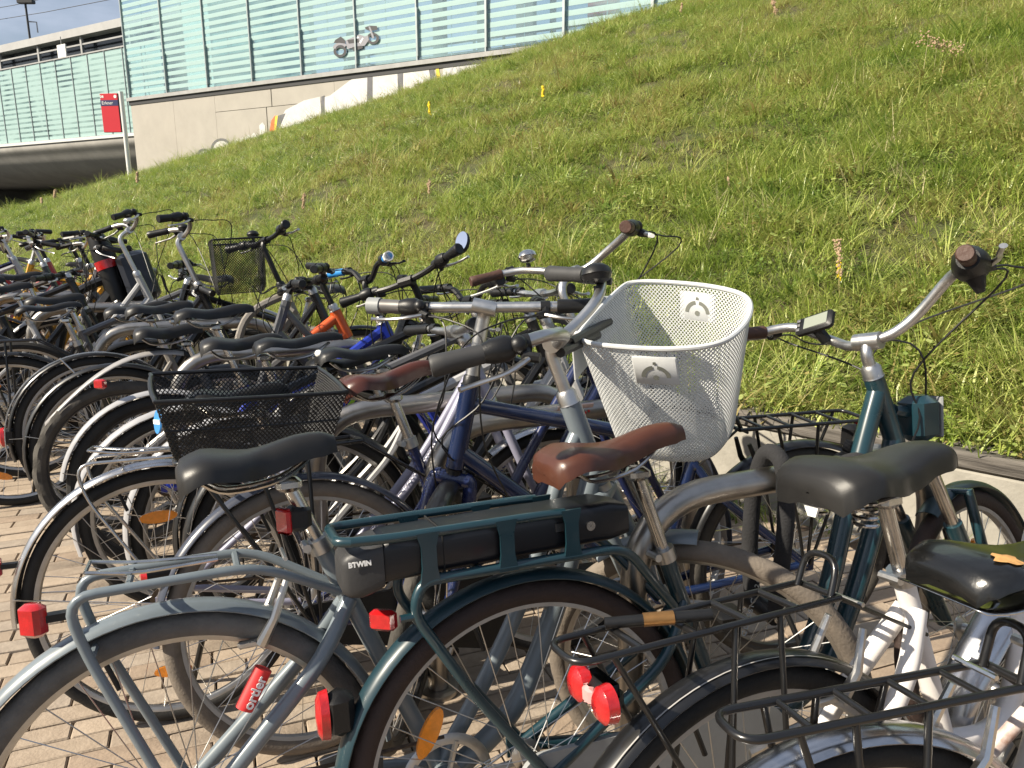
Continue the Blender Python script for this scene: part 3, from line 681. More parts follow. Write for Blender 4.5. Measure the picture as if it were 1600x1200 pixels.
for i, (a, b) in enumerate(zip(cuts, cuts[1:])):
    if i == 2:
        obj('concrete_panel', fbox(a + .004, b - .018, 0, .3, zst, GZ - .223), bconc, sb, smooth=False); obj('concrete_panel', fbox(a + .004, b - .25, .0, .3, -.5, zst - .014), bconc, sb, smooth=False)
    elif i == 3:
        obj('concrete_panel', fbox(a + .018, b - .004, 0, .3, zst, GZ - .223), bconc, sb, smooth=False); obj('concrete_panel', fbox(a - .214, b - .004, 0, .3, -.5, zst - .014), bconc, sb, smooth=False)
    else: obj('concrete_panel', fbox(a + .004, b - .004, 0, .3, -.5, GZ - .223), bconc, sb, smooth=False)
obj('core_wall', fbox(.02, 15 * PW, .31, .5, -.5, GZ - .2), dark_m, sb, smooth=False)
obj('end_wall', fbox(-.02, .3, .51, 9, -.5, GZ - .2), bconc, sb, smooth=False)
obj('platform_slab', fbox(0, 15 * PW, .5, 9, GZ - .19, GZ - .01), bconc2, sb, smooth=False)
obj('lobby_wall', fbox(.2, 3.1 * PW, 2.0, 2.2, GZ, GZ + HG), mat('pale_lobby_wall', (.42, .58, .56), .6, 0, .3, 1.5), sb, smooth=False)
# things on the platform seen between the stripes
rl = empty('platform_railing', FP + FR * 14 - FN * 4 + V((0, 0, -.0)), 'dark lattice railing along the platform behind the station glass', 'railing'); r0 = V(rl.location)
def pbox(o, a0, a1, y0, y1, z0, z1): c = FP + FR * ((a0 + a1) / 2) - FN * ((y0 + y1) / 2); c.z = (z0 + z1) / 2; return MB().box(c - o, (abs(a1 - a0), abs(y1 - y0), z1 - z0), RF)
obj('rail', pbox(r0, 5.5, 29, 3.9, 3.96, GZ + 1.2, GZ + 1.28), dark_m, rl, smooth=False); obj('kick_panel', pbox(r0, 5.5, 29, 3.9, 3.94, GZ + .02, GZ + .95), dark_m, rl, smooth=False)
for k in range(24): obj('post', pbox(r0, 5.6 + k, 5.66 + k, 3.84, 3.9, GZ, GZ + 1.2), dark_m, rl, smooth=False)
COLS = []
for (u0, u1, y) in ((412, 424, 3.2), (541, 563, 4.5), (676, 692, 3.5), (745, 760, 3.0), (806, 832, 5), (858, 862, 3.3)):
    p0, p1 = onplane(FP - FN * y, FN, u0, 60), onplane(FP - FN * y, FN, u1, 60); a0, a1 = (p0 - FP).dot(FR), (p1 - FP).dot(FR)
    o = FP + FR * a0 - FN * y; nm = ['behind the second wide pane beside the pale lobby', 'with a widened head behind the motorcycle picture', 'just right of the middle of the glass', 'behind the pane right of the middle', 'broadest of those towards the slope end', 'thinnest, near the red panel'][len(COLS)]
    cc = empty('platform_column', o, 'dark platform column ' + nm, 'column', 'columns on the platform behind the glass'); COLS.append(cc)
    obj('shaft', pbox(o, a0, a1, y, y + .2, GZ, GZ + HG - 1.2), dark_m, cc, smooth=False); obj('capital', pbox(o, a0 - .15, a1 + .02, y - .02, y + .3, GZ + HG - 1.2, GZ + HG), dark_m, cc, smooth=False)
p0, p1 = onplane(FP - FN * 2.5, FN, 917, 40), onplane(FP - FN * 2.5, FN, 962, 40); a0, a1 = (p0 - FP).dot(FR), (p1 - FP).dot(FR); o = FP + FR * a0 - FN * 2.5
rb = empty('red_display_board', o, 'red display board standing behind the right end of the station glass', 'display board')
obj('board', pbox(o, a0, a1, 2.5, 2.65, GZ + .45, GZ + 2.3), mat('red_board', (.5, .03, .04), .4), rb, smooth=False); obj('leg', pbox(o, a0 + .1, a0 + .18, 2.52, 2.6, GZ, GZ + .45), dark_m, rb, smooth=False); obj('leg', pbox(o, a1 - .18, a1 - .1, 2.52, 2.6, GZ, GZ + .45), dark_m, rb, smooth=False)
# graffiti: flat paint on the plinth and on one pane
def flat(name, uvs, m, off=.006, par=sb, o=None):
    o = so0 if o is None else o
    pts = [onplane(FP, FN, u, v, off) - o for u, v in uvs]; mb = MB(); mb.v = pts; mb.f = [tuple(range(len(pts)))]
    return obj(name, mb, m, par, smooth=False)
gw = mat('graffiti_white', (.58, .57, .56), .7, 0, .18, 3); gk = mat('graffiti_grey', (.13, .13, .14), .7, 0, .3, 4); gy = mat('graffiti_yellow', (.75, .52, .05), .7); gor = mat('graffiti_orange', (.70, .14, .05), .7); gl_ = mat('graffiti_light_grey', (.40, .40, .42), .7)
flat('graffiti', [(432, 206), (438, 186), (446, 172), (475, 157), (500, 151), (503, 190), (470, 215)], gw)
flat('graffiti', [(506, 152), (516, 149), (545, 127), (563, 114), (572, 112), (575, 120), (574, 175), (540, 195), (505, 205)], gw)
flat('graffiti', [(582, 111), (590, 107), (619, 103), (621, 115), (622, 160), (581, 180)], gw)
flat('graffiti', [(630, 104), (660, 98), (670, 100), (676, 112), (679, 150), (629, 165)], gw)
flat('graffiti', [(692, 101), (740, 92), (800, 86), (800, 120), (692, 140)], gw)
flat('graffiti', [(502, 151), (507, 149), (507, 205), (501, 205)], gk, .010); flat('graffiti', [(574, 112), (582, 108), (582, 182), (573, 182)], gk, .010); flat('graffiti', [(621, 103), (630, 102), (629, 170), (622, 170)], gk, .010)
flat('graffiti', [(668, 97), (676, 98), (684, 150), (677, 150)], gk, .010); flat('graffiti', [(680, 99), (684, 97), (691, 140), (684, 140)], gy, .010)
flat('graffiti', [(421, 205), (424, 188), (430, 180), (428, 206)], gor, .008); flat('graffiti', [(428, 205), (430, 182), (434, 180), (431, 206)], gy, .010); flat('graffiti', [(431, 205), (434, 181), (446, 177), (437, 198)], gk, .011)
for cx, cy, rr in ((319, 246, 14), (346, 234, 18)):
    arc = lambda R: [(cx + R * cos(a) * .95, cy - R * sin(a)) for a in [pi * (k - 1) / 14 for k in range(17)]]
    flat('graffiti', arc(rr - 4), gw, .006); A, B_ = arc(rr), arc(rr - 4); flat('graffiti', A + B_[::-1], gk, .010)
for u, v in ((370, 222), (379, 219), (388, 215), (397, 212), (410, 196)): flat('graffiti', [(u - 4, v + 14), (u - 5, v), (u, v - 5), (u + 4, v), (u + 5, v + 14)], gw)
for k, (u, v) in enumerate(((700, 103), (712, 100), (722, 99), (734, 96), (746, 95), (757, 92))): flat('graffiti', [(u, v), (u + 3, v - 1), (u + 9, v + 13), (u + 6, v + 15)] if k % 2 else [(u, v + 14), (u + 7, v - 1), (u + 9, v), (u + 4, v + 15)], gl_, .010)
for k in range(7): u = 590 + k * 12 + random.uniform(-2, 2); flat('graffiti', [(u, 128 - k), (u + 1.2, 128 - k), (u + 6 * random.uniform(-1, 1), 112 - k * 1.4)], mat('graffiti_faint', (.60, .57, .56), .7), .0085)
# motorcycle picture stuck on the panes
mo = empty('motorcycle_picture', onplane(FP, FN, 555, 65, .012), 'grey and black picture of a motorcycle stuck on the station glass', 'picture'); mo0 = V(mo.location)
def dz(x, y): return (480 + x / 8, y / 8)
def mf(nm, pts, m, off): flat(nm, [dz(*p) for p in pts], m, off, mo, mo0)
mg, mk_, mw_ = mat('picture_grey', (.22, .22, .25), .6), mat('picture_black', (.03, .03, .035), .6), mat('picture_light', (.62, .63, .66), .6)
def ringpts(cx, cy, r0, r1, a0=0, a1=360): 
    A = [(cx + r1 * cos(radians(a)), cy + r1 * sin(radians(a)) * .93) for a in range(a0, a1 + 1, 15)]; B_ = [(cx + r0 * cos(radians(a)), cy + r0 * sin(radians(a)) * .93) for a in range(a0, a1 + 1, 15)]; return A + B_[::-1]
def mring(nm, pts, m, off):
    k = len(pts) // 2; P_ = [onplane(FP, FN, *dz(*p), off) - mo0 for p in pts]; mb = MB(); mb.v = P_; mb.f = [(i, i + 1, 2 * k - 2 - i, 2 * k - 1 - i) for i in range(k - 1)]; obj(nm, mb, m, mo, smooth=False)
mring('wheel', ringpts(820, 480, 45, 78, 0, 360), mk_, .012); mring('wheel', ringpts(410, 640, 48, 82, 0, 360), mk_, .012); mring('mudguard', ringpts(415, 620, 62, 100, 190, 330), mg, .014)
mf('wheel_hub', [(800, 450), (830, 460), (825, 480), (795, 470)], mk_, .013)
mf('seat', [(480, 505), (560, 470), (650, 430), (720, 455), (760, 440), (770, 500), (720, 570), (620, 590), (500, 610)], mg, .015); mf('seat', [(330, 540), (350, 500), (420, 455), (478, 512), (478, 545), (400, 535)], mk_, .016)
mf('engine', [(500, 500), (640, 480), (650, 530), (520, 545)], mk_, .017); mf('engine', [(560, 590), (680, 570), (700, 600), (580, 640)], mk_, .017); mf('tank', [(590, 465), (640, 455), (650, 475), (600, 490)], mw_, .017); mf('fork', [(650, 530), (690, 470), (705, 478), (670, 545)], mw_, .018)
mf('handlebar', [(720, 342), (780, 320), (870, 325), (880, 370), (790, 390), (730, 365)], mk_, .016); mf('fork', [(765, 330), (785, 330), (840, 470), (815, 480)], mg, .017)

# --- railway bridge over the road, further off on the left
BP = at_depth(205, 213.2, BKK / 1295); BZ = BP.z
br = empty('railway_bridge', V((BP.x, BP.y, 0)), 'railway bridge with striped glass parapet and rounded concrete underside over the road', 'bridge'); b0 = V(br.location)
def bb_(a0, a1, y0, y1, z0, z1): c = BP + FR * ((a0 + a1) / 2) - FN * ((y0 + y1) / 2); c.z = (z0 + z1) / 2; return MB().box(c - b0, (abs(a1 - a0), abs(y1 - y0), z1 - z0), RF)
bz = lambda u, v: onplane(BP, FN, u, v).z
ZT = bz(200, 73); W2 = 1.2; nL = 24
for i in range(-2, nL):
    a = -i * W2
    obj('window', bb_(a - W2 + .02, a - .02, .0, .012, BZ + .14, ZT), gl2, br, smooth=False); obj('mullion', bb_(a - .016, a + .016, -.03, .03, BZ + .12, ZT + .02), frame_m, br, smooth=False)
obj('parapet_rail', bb_(-nL * W2, 3, -.09, .1, BZ, BZ + .12), mat('pale_metal', (.55, .56, .55), .5, 0, .1, 3), br, smooth=False); obj('top_rail', bb_(-nL * W2, 3, -.03, .05, ZT + .021, ZT + .07), sill_m, br, smooth=False)
pr = [(-.02, -.003), (-.02, -.20), (.2, -.45), (.5, -.80), (1.1, -1.2), (2.1, -1.48), (3.4, -1.58), (6, -1.6), (12, -1.6), (12, -.003)]
mb = MB(); 
for a in (-nL * W2, 4):
    for y, z in spline([V((y, z, 0)) for y, z in pr[:8]], 4)[:]and [(p.x, p.y) for p in spline([V((y, z, 0)) for y, z in pr[:8]], 4)] + pr[8:]: mb.v.append(BP + FR * a - FN * y + V((0, 0, z)) - b0)
n = len(mb.v) // 2
for i in range(n): k = (i + 1) % n; mb.f.append((i, k, n + k, n + i))
mb.f.append(tuple(range(n))[::-1]); mb.f.append(tuple(range(n, 2 * n)))
obj('deck', mb, bconc2, br, 40)
obj('abutment', bb_(-nL * W2, 4, 11.8, 12.3, -.1, BZ - 1.5), mat('dark_abutment', (.10, .098, .09), .95, 0, .3, .8), br, smooth=False)  # back wall added to close off the underpass and keep it dark
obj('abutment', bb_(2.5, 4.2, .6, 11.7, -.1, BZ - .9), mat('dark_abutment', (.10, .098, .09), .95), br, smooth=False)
obj('abutment', bb_(-nL * W2 + .2, -nL * W2 + 1, .6, 11.7, -.1, BZ - 1.3), bconc2, br, smooth=False)
# canopy of the platform above the bridge
cz0, cz1 = bz(200, 71), bz(200, 42) + .25; cn = empty('platform_canopy', BP - FN * 1.5 + V((0, 0, .3)), 'flat grey platform roof with a dark window band above the bridge', 'canopy'); c0 = V(cn.location)
def cbx(a0, a1, y0, y1, z0, z1): return MB().xf(lambda p: p).add(bb_(a0, a1, y0, y1, z0, z1).xf(lambda p: p + b0 - c0))
obj('roof', cbx(-nL * W2, 3, .5, 7, cz1, cz1 + .30), mat('roof_edge', (.36, .36, .355), .7, 0, .15, 2), cn, smooth=False)
obj('window_band', cbx(-nL * W2, 3, .95, 1.0, BZ, cz1 - .002), mat('dark_glazing', (.015, .018, .022), .15), cn, smooth=False)
for k in range(-1, 9): obj('post', cbx(-k * 3.4 - .5, -k * 3.4 - .38, .62, .72, ZT - .3, cz1 - .002), sill_m, cn, smooth=False)
obj('beam', cbx(-nL * W2, 3, .64, .70, cz0 + .55, cz0 + .61), sill_m, cn, smooth=False)
p = onplane(BP, FN, 97, 80, -.12); wsn = empty('white_sign', p, 'small blank white sign hanging in front of the dark platform windows', 'sign')
obj('panel', MB().box((0, 0, 0), (.62, .05, .5), RF), whitep, wsn, smooth=False); obj('hanger', MB().tube([(0, 0, .25), (0, 0, .55)], .02, 6), sill_m, wsn)
# mast and wires
p = at_depth(47, 62, 44); ms = empty('catenary_mast', V((p.x, p.y, p.z - 3)), 'dark thin lamp mast standing above the platform roof against the sky', 'mast'); m0 = V(ms.location)
t = at_depth(43, 3, 44) - m0; obj('pole', MB().tube([(0, 0, 0), V((0, 0, t.z + .2))], .06, 8), dark_m, ms); obj('lamp_head', MB().box((.05, 0, t.z - .1), (.9, .35, .22), ch=.03), dark_m, ms); obj('lamp_arm', MB().box((.0, 0, t.z + .2), (.7, .1, .5), ch=.03), dark_m, ms)
a = at_depth(58, 42, 44) - m0; obj('insulator', MB().tube([(0, 0, a.z + .25), (a.x, a.y, a.z + .25), (a.x, a.y, a.z - .3)], .04, 6), sill_m, ms)
for q, (u0, v0, u1, v1, lb) in enumerate(((-60, 40, 230, -12, 'lower overhead wire across the sky beside the mast'), (-60, 22, 120, -14, 'upper overhead wire across the sky left of the mast'))):
    A, B_ = at_depth(u0, v0, 60), at_depth(u1, v1, 48); tag(obj('overhead_wire', MB().tube([A, (A + B_) / 2 + V((0, 0, -.1)), B_], .022, 5), dark_m), lb, 'wire', 'overhead wires')
# red platform sign on its pole
p = at_depth(203, 276, 22.3); sp_ = empty('station_sign', V((p.x, p.y, p.z - .3)), 'red and navy station sign on a white pole beside the concrete plinth', 'sign'); s0 = V(sp_.location)
zt = at_depth(190, 150, 22.3).z - s0.z; zb = at_depth(175, 208, 22.3).z - s0.z
obj('pole', MB().tube([(0, 0, -.4), (0, 0, zt + .05)], .062, 14), mat('white_pole', (.70, .69, .67), .4, 0, .08, 8), sp_)
FR2 = V((.985, -.17, 0)); SN = V((-.17, -.985, 0)); R3 = Matrix((FR2, -SN, V((0, 0, 1)))).transposed(); red = mat('sign_red', (.55, .03, .045), .65, 0, .06, 3, spec=.2)
def sb_(x0, x1, z0, z1, y=0, th=.10): c = FR2 * ((x0 + x1) / 2) + SN * y + V((0, 0, (z0 + z1) / 2)); return MB().box(c, (abs(x1 - x0), th, z1 - z0), R3, .008)
obj('panel', sb_(-.64, -.085, zb, zt), red, sp_); obj('name_band', sb_(-.645, -.083, zt - .34, zt - .17, .003), mat('sign_navy', (.025, .03, .10), .4), sp_); obj('edge_trim', sb_(-.082, -.064, zb, zt), dark_m, sp_)
text('Erkner', .13, inkw, sp_, FR2 * -.42 + SN * .057 + V((0, 0, zt - .255)), FR2, (0, 0, 1))
text('DB', .085, inkw, sp_, FR2 * -.58 + SN * .053 + V((0, 0, zt - .085)), FR2, (0, 0, 1), bold=.004); obj('emblem', MB().lathe([(.001, .004), (.045, .004), (.045, 0)], FR2 * -.16 + SN * .05 + V((0, 0, zt - .085)), SN, 16), inkw, sp_)

# ================================================================== MEADOW
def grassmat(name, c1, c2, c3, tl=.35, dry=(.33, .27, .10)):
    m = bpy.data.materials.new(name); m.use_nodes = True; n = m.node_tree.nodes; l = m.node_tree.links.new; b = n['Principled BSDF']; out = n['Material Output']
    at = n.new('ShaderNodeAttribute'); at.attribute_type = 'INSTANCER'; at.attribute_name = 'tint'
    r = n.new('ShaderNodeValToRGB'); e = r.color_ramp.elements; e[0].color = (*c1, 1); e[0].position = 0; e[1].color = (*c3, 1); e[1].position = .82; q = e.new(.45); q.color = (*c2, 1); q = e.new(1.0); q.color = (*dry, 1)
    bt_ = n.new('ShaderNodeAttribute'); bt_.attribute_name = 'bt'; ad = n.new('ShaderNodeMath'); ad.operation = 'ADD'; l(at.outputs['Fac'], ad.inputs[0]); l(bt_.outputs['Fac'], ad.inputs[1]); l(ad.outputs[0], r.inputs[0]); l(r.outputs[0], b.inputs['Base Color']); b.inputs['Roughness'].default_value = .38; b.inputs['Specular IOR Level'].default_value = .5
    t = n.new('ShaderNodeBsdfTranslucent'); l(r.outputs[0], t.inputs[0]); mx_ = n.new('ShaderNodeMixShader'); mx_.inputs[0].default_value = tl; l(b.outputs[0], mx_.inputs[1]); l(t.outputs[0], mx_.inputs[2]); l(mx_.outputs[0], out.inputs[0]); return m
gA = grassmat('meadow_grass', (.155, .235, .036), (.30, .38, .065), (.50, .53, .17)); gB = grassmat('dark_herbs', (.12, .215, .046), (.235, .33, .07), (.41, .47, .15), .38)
gD = mat('dry_grass', (.50, .43, .25), .8, 0, .3, 10)
protos = bpy.data.collections.new('meadow_tufts')
def blade(m, x, y, h, wd, az, lean, curl, seg=4):
    b = len(m.v); c, s_ = cos(az), sin(az); q0 = rg.gauss(0, .16)
    if not hasattr(m, 'bt'): m.bt = []
    for k in range(seg + 1):
        t = k / seg; o = h * (lean * t + curl * t * t); z = h * t * (1 - .35 * curl * t); ww = wd * (1 - t * .85) * (1 if k else .8)
        m.v.append(V((x + c * o - s_ * ww, y + s_ * o + c * ww, z)));
        if k < seg: m.v.append(V((x + c * o + s_ * ww, y + s_ * o - c * ww, z)))
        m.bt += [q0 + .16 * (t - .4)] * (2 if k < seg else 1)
    for k in range(seg - 1): m.f.append((b + 2 * k, b + 2 * k + 1, b + 2 * k + 3, b + 2 * k + 2))
    m.f.append((b + 2 * seg - 2, b + 2 * seg - 1, b + 2 * seg))
rg = random.Random(3)
def proto(name, m, mt):
    me_ = m.mesh(name, mt, 180); q = me_.attributes.new('bt', 'FLOAT', 'POINT'); bt_ = getattr(m, 'bt', None) or []; q.data.foreach_set('value', [bt_[i] if i < len(bt_) else 0 for i in range(len(me_.vertices))])
    o = bpy.data.objects.new(name, me_); protos.objects.link(o); return o
for k in range(6):      # mixed fine grass
    m = MB()
    for _ in range(34): a = rg.uniform(0, 6.28); d = .13 * rg.random() ** .6; blade(m, cos(a) * d, sin(a) * d, rg.uniform(.05, .17), rg.uniform(.0020, .0046), rg.uniform(0, 6.28), rg.uniform(0, .8), rg.uniform(.2, 1.1))
    proto('a_tuft_%d' % k, m, gA)
for k in range(3):      # broad-leaved herbs
    m = MB()
    for _ in range(15): a = rg.uniform(0, 6.28); blade(m, cos(a) * .03 * rg.random(), sin(a) * .03 * rg.random(), rg.uniform(.06, .13), rg.uniform(.007, .013), a, rg.uniform(.4, 1.1), rg.uniform(.2, .8), 4)
    for _ in range(10): a = rg.uniform(0, 6.28); d = .1 * rg.random(); blade(m, cos(a) * d, sin(a) * d, rg.uniform(.05, .14), .0025, rg.uniform(0, 6.28), .3, .5)
    proto('b_herb_%d' % k, m, gB)
for k in range(2):      # low clover-like leaves
    m = MB()
    m.bt = []
    for _ in range(60):
        m.bt += [rg.gauss(.05, .16)] * 4; a = rg.uniform(0, 6.28); d = .15 * rg.random() ** .5; x, y, z = cos(a) * d, sin(a) * d, rg.uniform(.02, .09); q = rg.uniform(0, 6.28); r_ = rg.uniform(.007, .014); b = len(m.v); tl = rg.uniform(-.5, .5)
        m.v += [V((x + r_ * cos(q + j * pi / 2), y + r_ * sin(q + j * pi / 2), z + r_ * tl * cos(j * pi / 2))) for j in range(4)]; m.f.append((b, b + 1, b + 2, b + 3))
    proto('c_clover_%d' % k, m, gB)
for k in range(2):      # long arching tufts
    m = MB()
    for _ in range(30): a = rg.uniform(0, 6.28); d = .06 * rg.random(); blade(m, cos(a) * d, sin(a) * d, rg.uniform(.14, .30), rg.uniform(.002, .0036), a + rg.uniform(-.6, .6), rg.uniform(.1, .7), rg.uniform(.3, 1.1), 5)
    proto('d_arching_%d' % k, m, gA)
for k in range(2):      # pale dead stalks
    m = MB()
    for _ in range(9): a = rg.uniform(0, 6.28); d = .1 * rg.random(); blade(m, cos(a) * d, sin(a) * d, rg.uniform(.14, .36), .0021, rg.uniform(0, 6.28), rg.uniform(.0, .9), rg.uniform(0, .6), 3)
    for _ in range(8): a = rg.uniform(0, 6.28); d = .1 * rg.random(); blade(m, cos(a) * d, sin(a) * d, rg.uniform(.1, .2), .002, rg.uniform(0, 6.28), 1.6, .3, 3)
    proto('e_dead_%d' % k, m, gD)
m = MB()                # small white flower heads
for _ in range(5): a = rg.uniform(0, 6.28); d = .09 * rg.random(); m.ball((cos(a) * d, sin(a) * d, rg.uniform(.12, .2)), .0075, 6, 4)
proto('f_white_flowers', m, mat('white_petals', (.74, .74, .68), .7))
m = MB()
for _ in range(4): a = rg.uniform(0, 6.28); d = .07 * rg.random(); m.ball((cos(a) * d, sin(a) * d, rg.uniform(.1, .17)), .008, 6, 4)
proto('g_yellow_flowers', m, mat('yellow_petals', (.85, .60, .01), .6))
import mathutils.noise as mn
pts, scl, rot, tint, idx = [], [], [], [], []
def sow(s, n, z=None, force=None):
    p = sn(s, n, hill(s, n) - .008 if z is None else z); u, v, d = px(p)
    if d < .5 or u < -450 or u > 2150 or v < -260 or v > 1100: return
    if (u < -60 or u > 1680 or v < -90) and rg.random() < .35: return
    big = mn.noise(V((s * .55, n * .8, 0))); mid = mn.noise(V((s * 1.7, n * 2.3, 5))); near = mn.noise(V((s * 5, n * 5, 9)))
    bare = 1 if s < 9 and n > 4.5 and mn.noise(V((s * .9 + 3, n * .9, 21))) > .24 else 0
    if bare and rg.random() < .35: return
    tt = .50 + .33 * big + .40 * mid + .45 * near + rg.gauss(0, .15) + (.10 if bare else 0) + (.06 if 3 < s < 9 else -.10 if s > 15 else 0)
    r_ = rg.random(); pd = .10 + (.16 if bare else 0) + .14 * max(0, mid)
    if r_ < pd: k = 11 + rg.randrange(2)
    elif r_ < pd + .010 and mn.noise(V((s * 1.1, n * 1.1, 40))) > .15: k = 13
    elif r_ < pd + .014: k = 14
    else:
        q = rg.random() + .35 * mn.noise(V((s * 1.3, n * 1.3, 60)))
        k = rg.randrange(6) if q < .44 else 6 + rg.randrange(3) if q < .72 else 9 + rg.randrange(2) if q < .80 else rg.randrange(6) if q < .92 else 15
        if k == 15: k = 9 + rg.randrange(2)
    if force is not None: k = force
    pts.append(p); scl.append(rg.uniform(.55, 1.3) * (.75 if bare else 1) * max(.5, 1 + .5 * mid + .4 * near)); rot.append((rg.gauss(0, .12), rg.gauss(0, .12), rg.uniform(0, 6.28))); tint.append(max(0, min(.93, tt))); idx.append(k)
ORDER = sorted(o.name for o in protos.objects)       # pick order in the collection is alphabetical
s = -8.0
while s < 44:
    n = N0 + .03
    while n < nfac(s) + .3:
        p = sn(s, n, hill(s, n)); d = max(2.5, p.y); st_ = .052 + .0058 * max(0, d - 4)
        sow(s + rg.uniform(-.5, .5) * st_, n + rg.uniform(-.5, .5) * st_ if n > N0 + .1 else n + rg.uniform(0, .5) * st_)
        n += st_
    s += .052 + .0058 * max(0, max(2.5, sn(s, 7).y) - 4)
s = -3.0
while s < 15:          # grass hanging over the wall's timber edge
    if mn.noise(V((s * 1.3, 2, 7))) > -.25:
        for _ in range(2): sow(s + rg.uniform(-.04, .04), N0 - rg.uniform(0, .06), .445, rg.choice((0, 1, 2, 3, 4, 9, 10, 11)))
    s += .05
me = bpy.data.meshes.new('meadow_grass'); me.from_pydata([tuple(p) for p in pts], [], [])
for nm, ty, dat in (('scl', 'FLOAT', scl), ('tint', 'FLOAT', tint), ('idx', 'INT', idx)):
    a = me.attributes.new(nm, ty, 'POINT'); a.data.foreach_set('value', dat)
a = me.attributes.new('rot', 'FLOAT_VECTOR', 'POINT'); a.data.foreach_set('vector', [c for r_ in rot for c in r_])
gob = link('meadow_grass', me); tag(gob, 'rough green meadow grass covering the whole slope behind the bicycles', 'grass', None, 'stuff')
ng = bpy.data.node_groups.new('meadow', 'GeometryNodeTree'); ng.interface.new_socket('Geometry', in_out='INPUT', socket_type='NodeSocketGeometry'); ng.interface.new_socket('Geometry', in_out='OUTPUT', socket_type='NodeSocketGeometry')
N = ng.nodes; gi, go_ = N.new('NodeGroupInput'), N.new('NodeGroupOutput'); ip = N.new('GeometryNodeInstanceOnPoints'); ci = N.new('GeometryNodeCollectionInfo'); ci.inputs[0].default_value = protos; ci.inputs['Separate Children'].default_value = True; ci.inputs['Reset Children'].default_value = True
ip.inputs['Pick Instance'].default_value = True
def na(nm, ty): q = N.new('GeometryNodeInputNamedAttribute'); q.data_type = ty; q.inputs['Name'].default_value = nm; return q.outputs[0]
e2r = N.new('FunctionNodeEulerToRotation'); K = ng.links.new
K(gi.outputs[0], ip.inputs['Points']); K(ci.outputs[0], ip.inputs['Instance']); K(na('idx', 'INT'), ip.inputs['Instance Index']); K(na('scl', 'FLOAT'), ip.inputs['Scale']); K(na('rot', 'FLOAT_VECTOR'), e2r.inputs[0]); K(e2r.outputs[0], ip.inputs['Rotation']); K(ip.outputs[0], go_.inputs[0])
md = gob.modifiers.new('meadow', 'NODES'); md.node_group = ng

def on_hill(u, v):
    r = ray(u, v); C0 = V((0, 0, HC)); t = 2.5
    for _ in range(3000):
        p = C0 + r * t
        if p.z < hill(p.dot(DS), p.dot(DN)) and p.dot(DN) > N0: return p
        t += .01
    return p
sorrel = mat('sorrel_seed', (.50, .35, .22), .85, 0, .4, 40); stemm = mat('meadow_stem', (.22, .20, .07), .8); yel = mat('yellow_petals', (.85, .60, .01), .6)
def plume(u0, v0, u1, v1, lb, seedm=sorrel, cat='plant', nm='sorrel', share=.55, fat=1):
    p = on_hill(u0, v0); d = px(p)[2]; tip = at_depth(u1, v1, d); o = empty(nm, p, lb, cat, 'tall stalks standing in the meadow'); dv = tip - p; m = MB(); hgt = dv.length; c = [V((0, 0, 0)), dv * .5 + V((0, 0, .04 * hgt)), dv]
    obj('stem', MB().tube(spline(c, 5), .0022, 5), stemm, o)
    for _ in range(int(70 * fat)):
        t = 1 - share * rg.random(); q = dv * t + V((0, 0, .04 * hgt * 4 * t * (1 - t))) + V((rg.gauss(0, 1), rg.gauss(0, 1), rg.gauss(0, 1))) * (.016 * fat * (1.25 - (1 - abs(2 * (t - .7))))) * hgt / .35
        m.ball(q, rg.uniform(.0035, .008) * max(1, d / 5), 5, 4)
    obj('seed_head' if seedm is sorrel else 'flower_head', m, seedm, o, kind='stuff')
for a in ((1312, 480, 1310, 372, 'reddish dry sorrel stalk rising just behind the yellow flowering stem'), (1545, 108, 1437, 60, 'arching brown dock stalk bent over near the upper right of the slope', sorrel, 'plant', 'sorrel', .55, 1.9), (1215, 40, 1208, 0, 'brown sorrel plume at the top edge of the slope'), (1062, 30, 1066, 6, 'pale brown plume beside the end of the station glass'), (671, 318, 670, 285, 'short pinkish sorrel spike above the round bicycle mirror'), (473, 345, 475, 305, 'pale pink sorrel spike between the handlebars and the plinth'), (213, 300, 215, 270, 'dry stalk at the foot of the sign pole'), (85, 320, 86, 297, 'dry stalk against the dark underpass, taller of two'), (66, 325, 65, 310, 'dry stalk against the dark underpass, shorter of two'), (1140, 300, 1138, 278, 'small pinkish seed stalk above the white basket')):
    plume(*a)
for a in ((1310, 460, 1311, 408, 'stem with yellow flowers right of the white basket'), (672, 192, 670, 160, 'upright yellow flower spike in the middle of the slope'), (848, 165, 848, 135, 'bright yellow flower spike high on the slope')): plume(*a, seedm=yel, nm='yellow_flower', share=.6, fat=.75)
# weeds between the wheels, at the foot of the wall
weedp = [o.data for o in protos.objects if o.name[0] in 'ab']
tri = MB()
for k in range(70):
    s_ = rg.uniform(-.6, 6); n_ = 3.235 - abs(rg.gauss(0, .10)); sc = rg.uniform(.5, 1.3); a = rg.uniform(0, 6.28); o = sn(s_, n_, -.003); md_ = rg.choice(weedp); b = len(tri.v)
    for vv in md_.vertices: c = vv.co * sc; tri.v.append(o + V((c.x * cos(a) - c.y * sin(a), c.x * sin(a) + c.y * cos(a), c.z)))
    for f_ in md_.polygons: tri.f.append(tuple(b + i for i in f_.vertices))
weedm = mat('weed_green', (.17, .23, .035), .6, 0, .5, 6)
tag(obj('weeds', tri, weedm, None, 180), 'ragged green weeds growing in the joint along the wall foot', 'weeds', None, 'stuff')

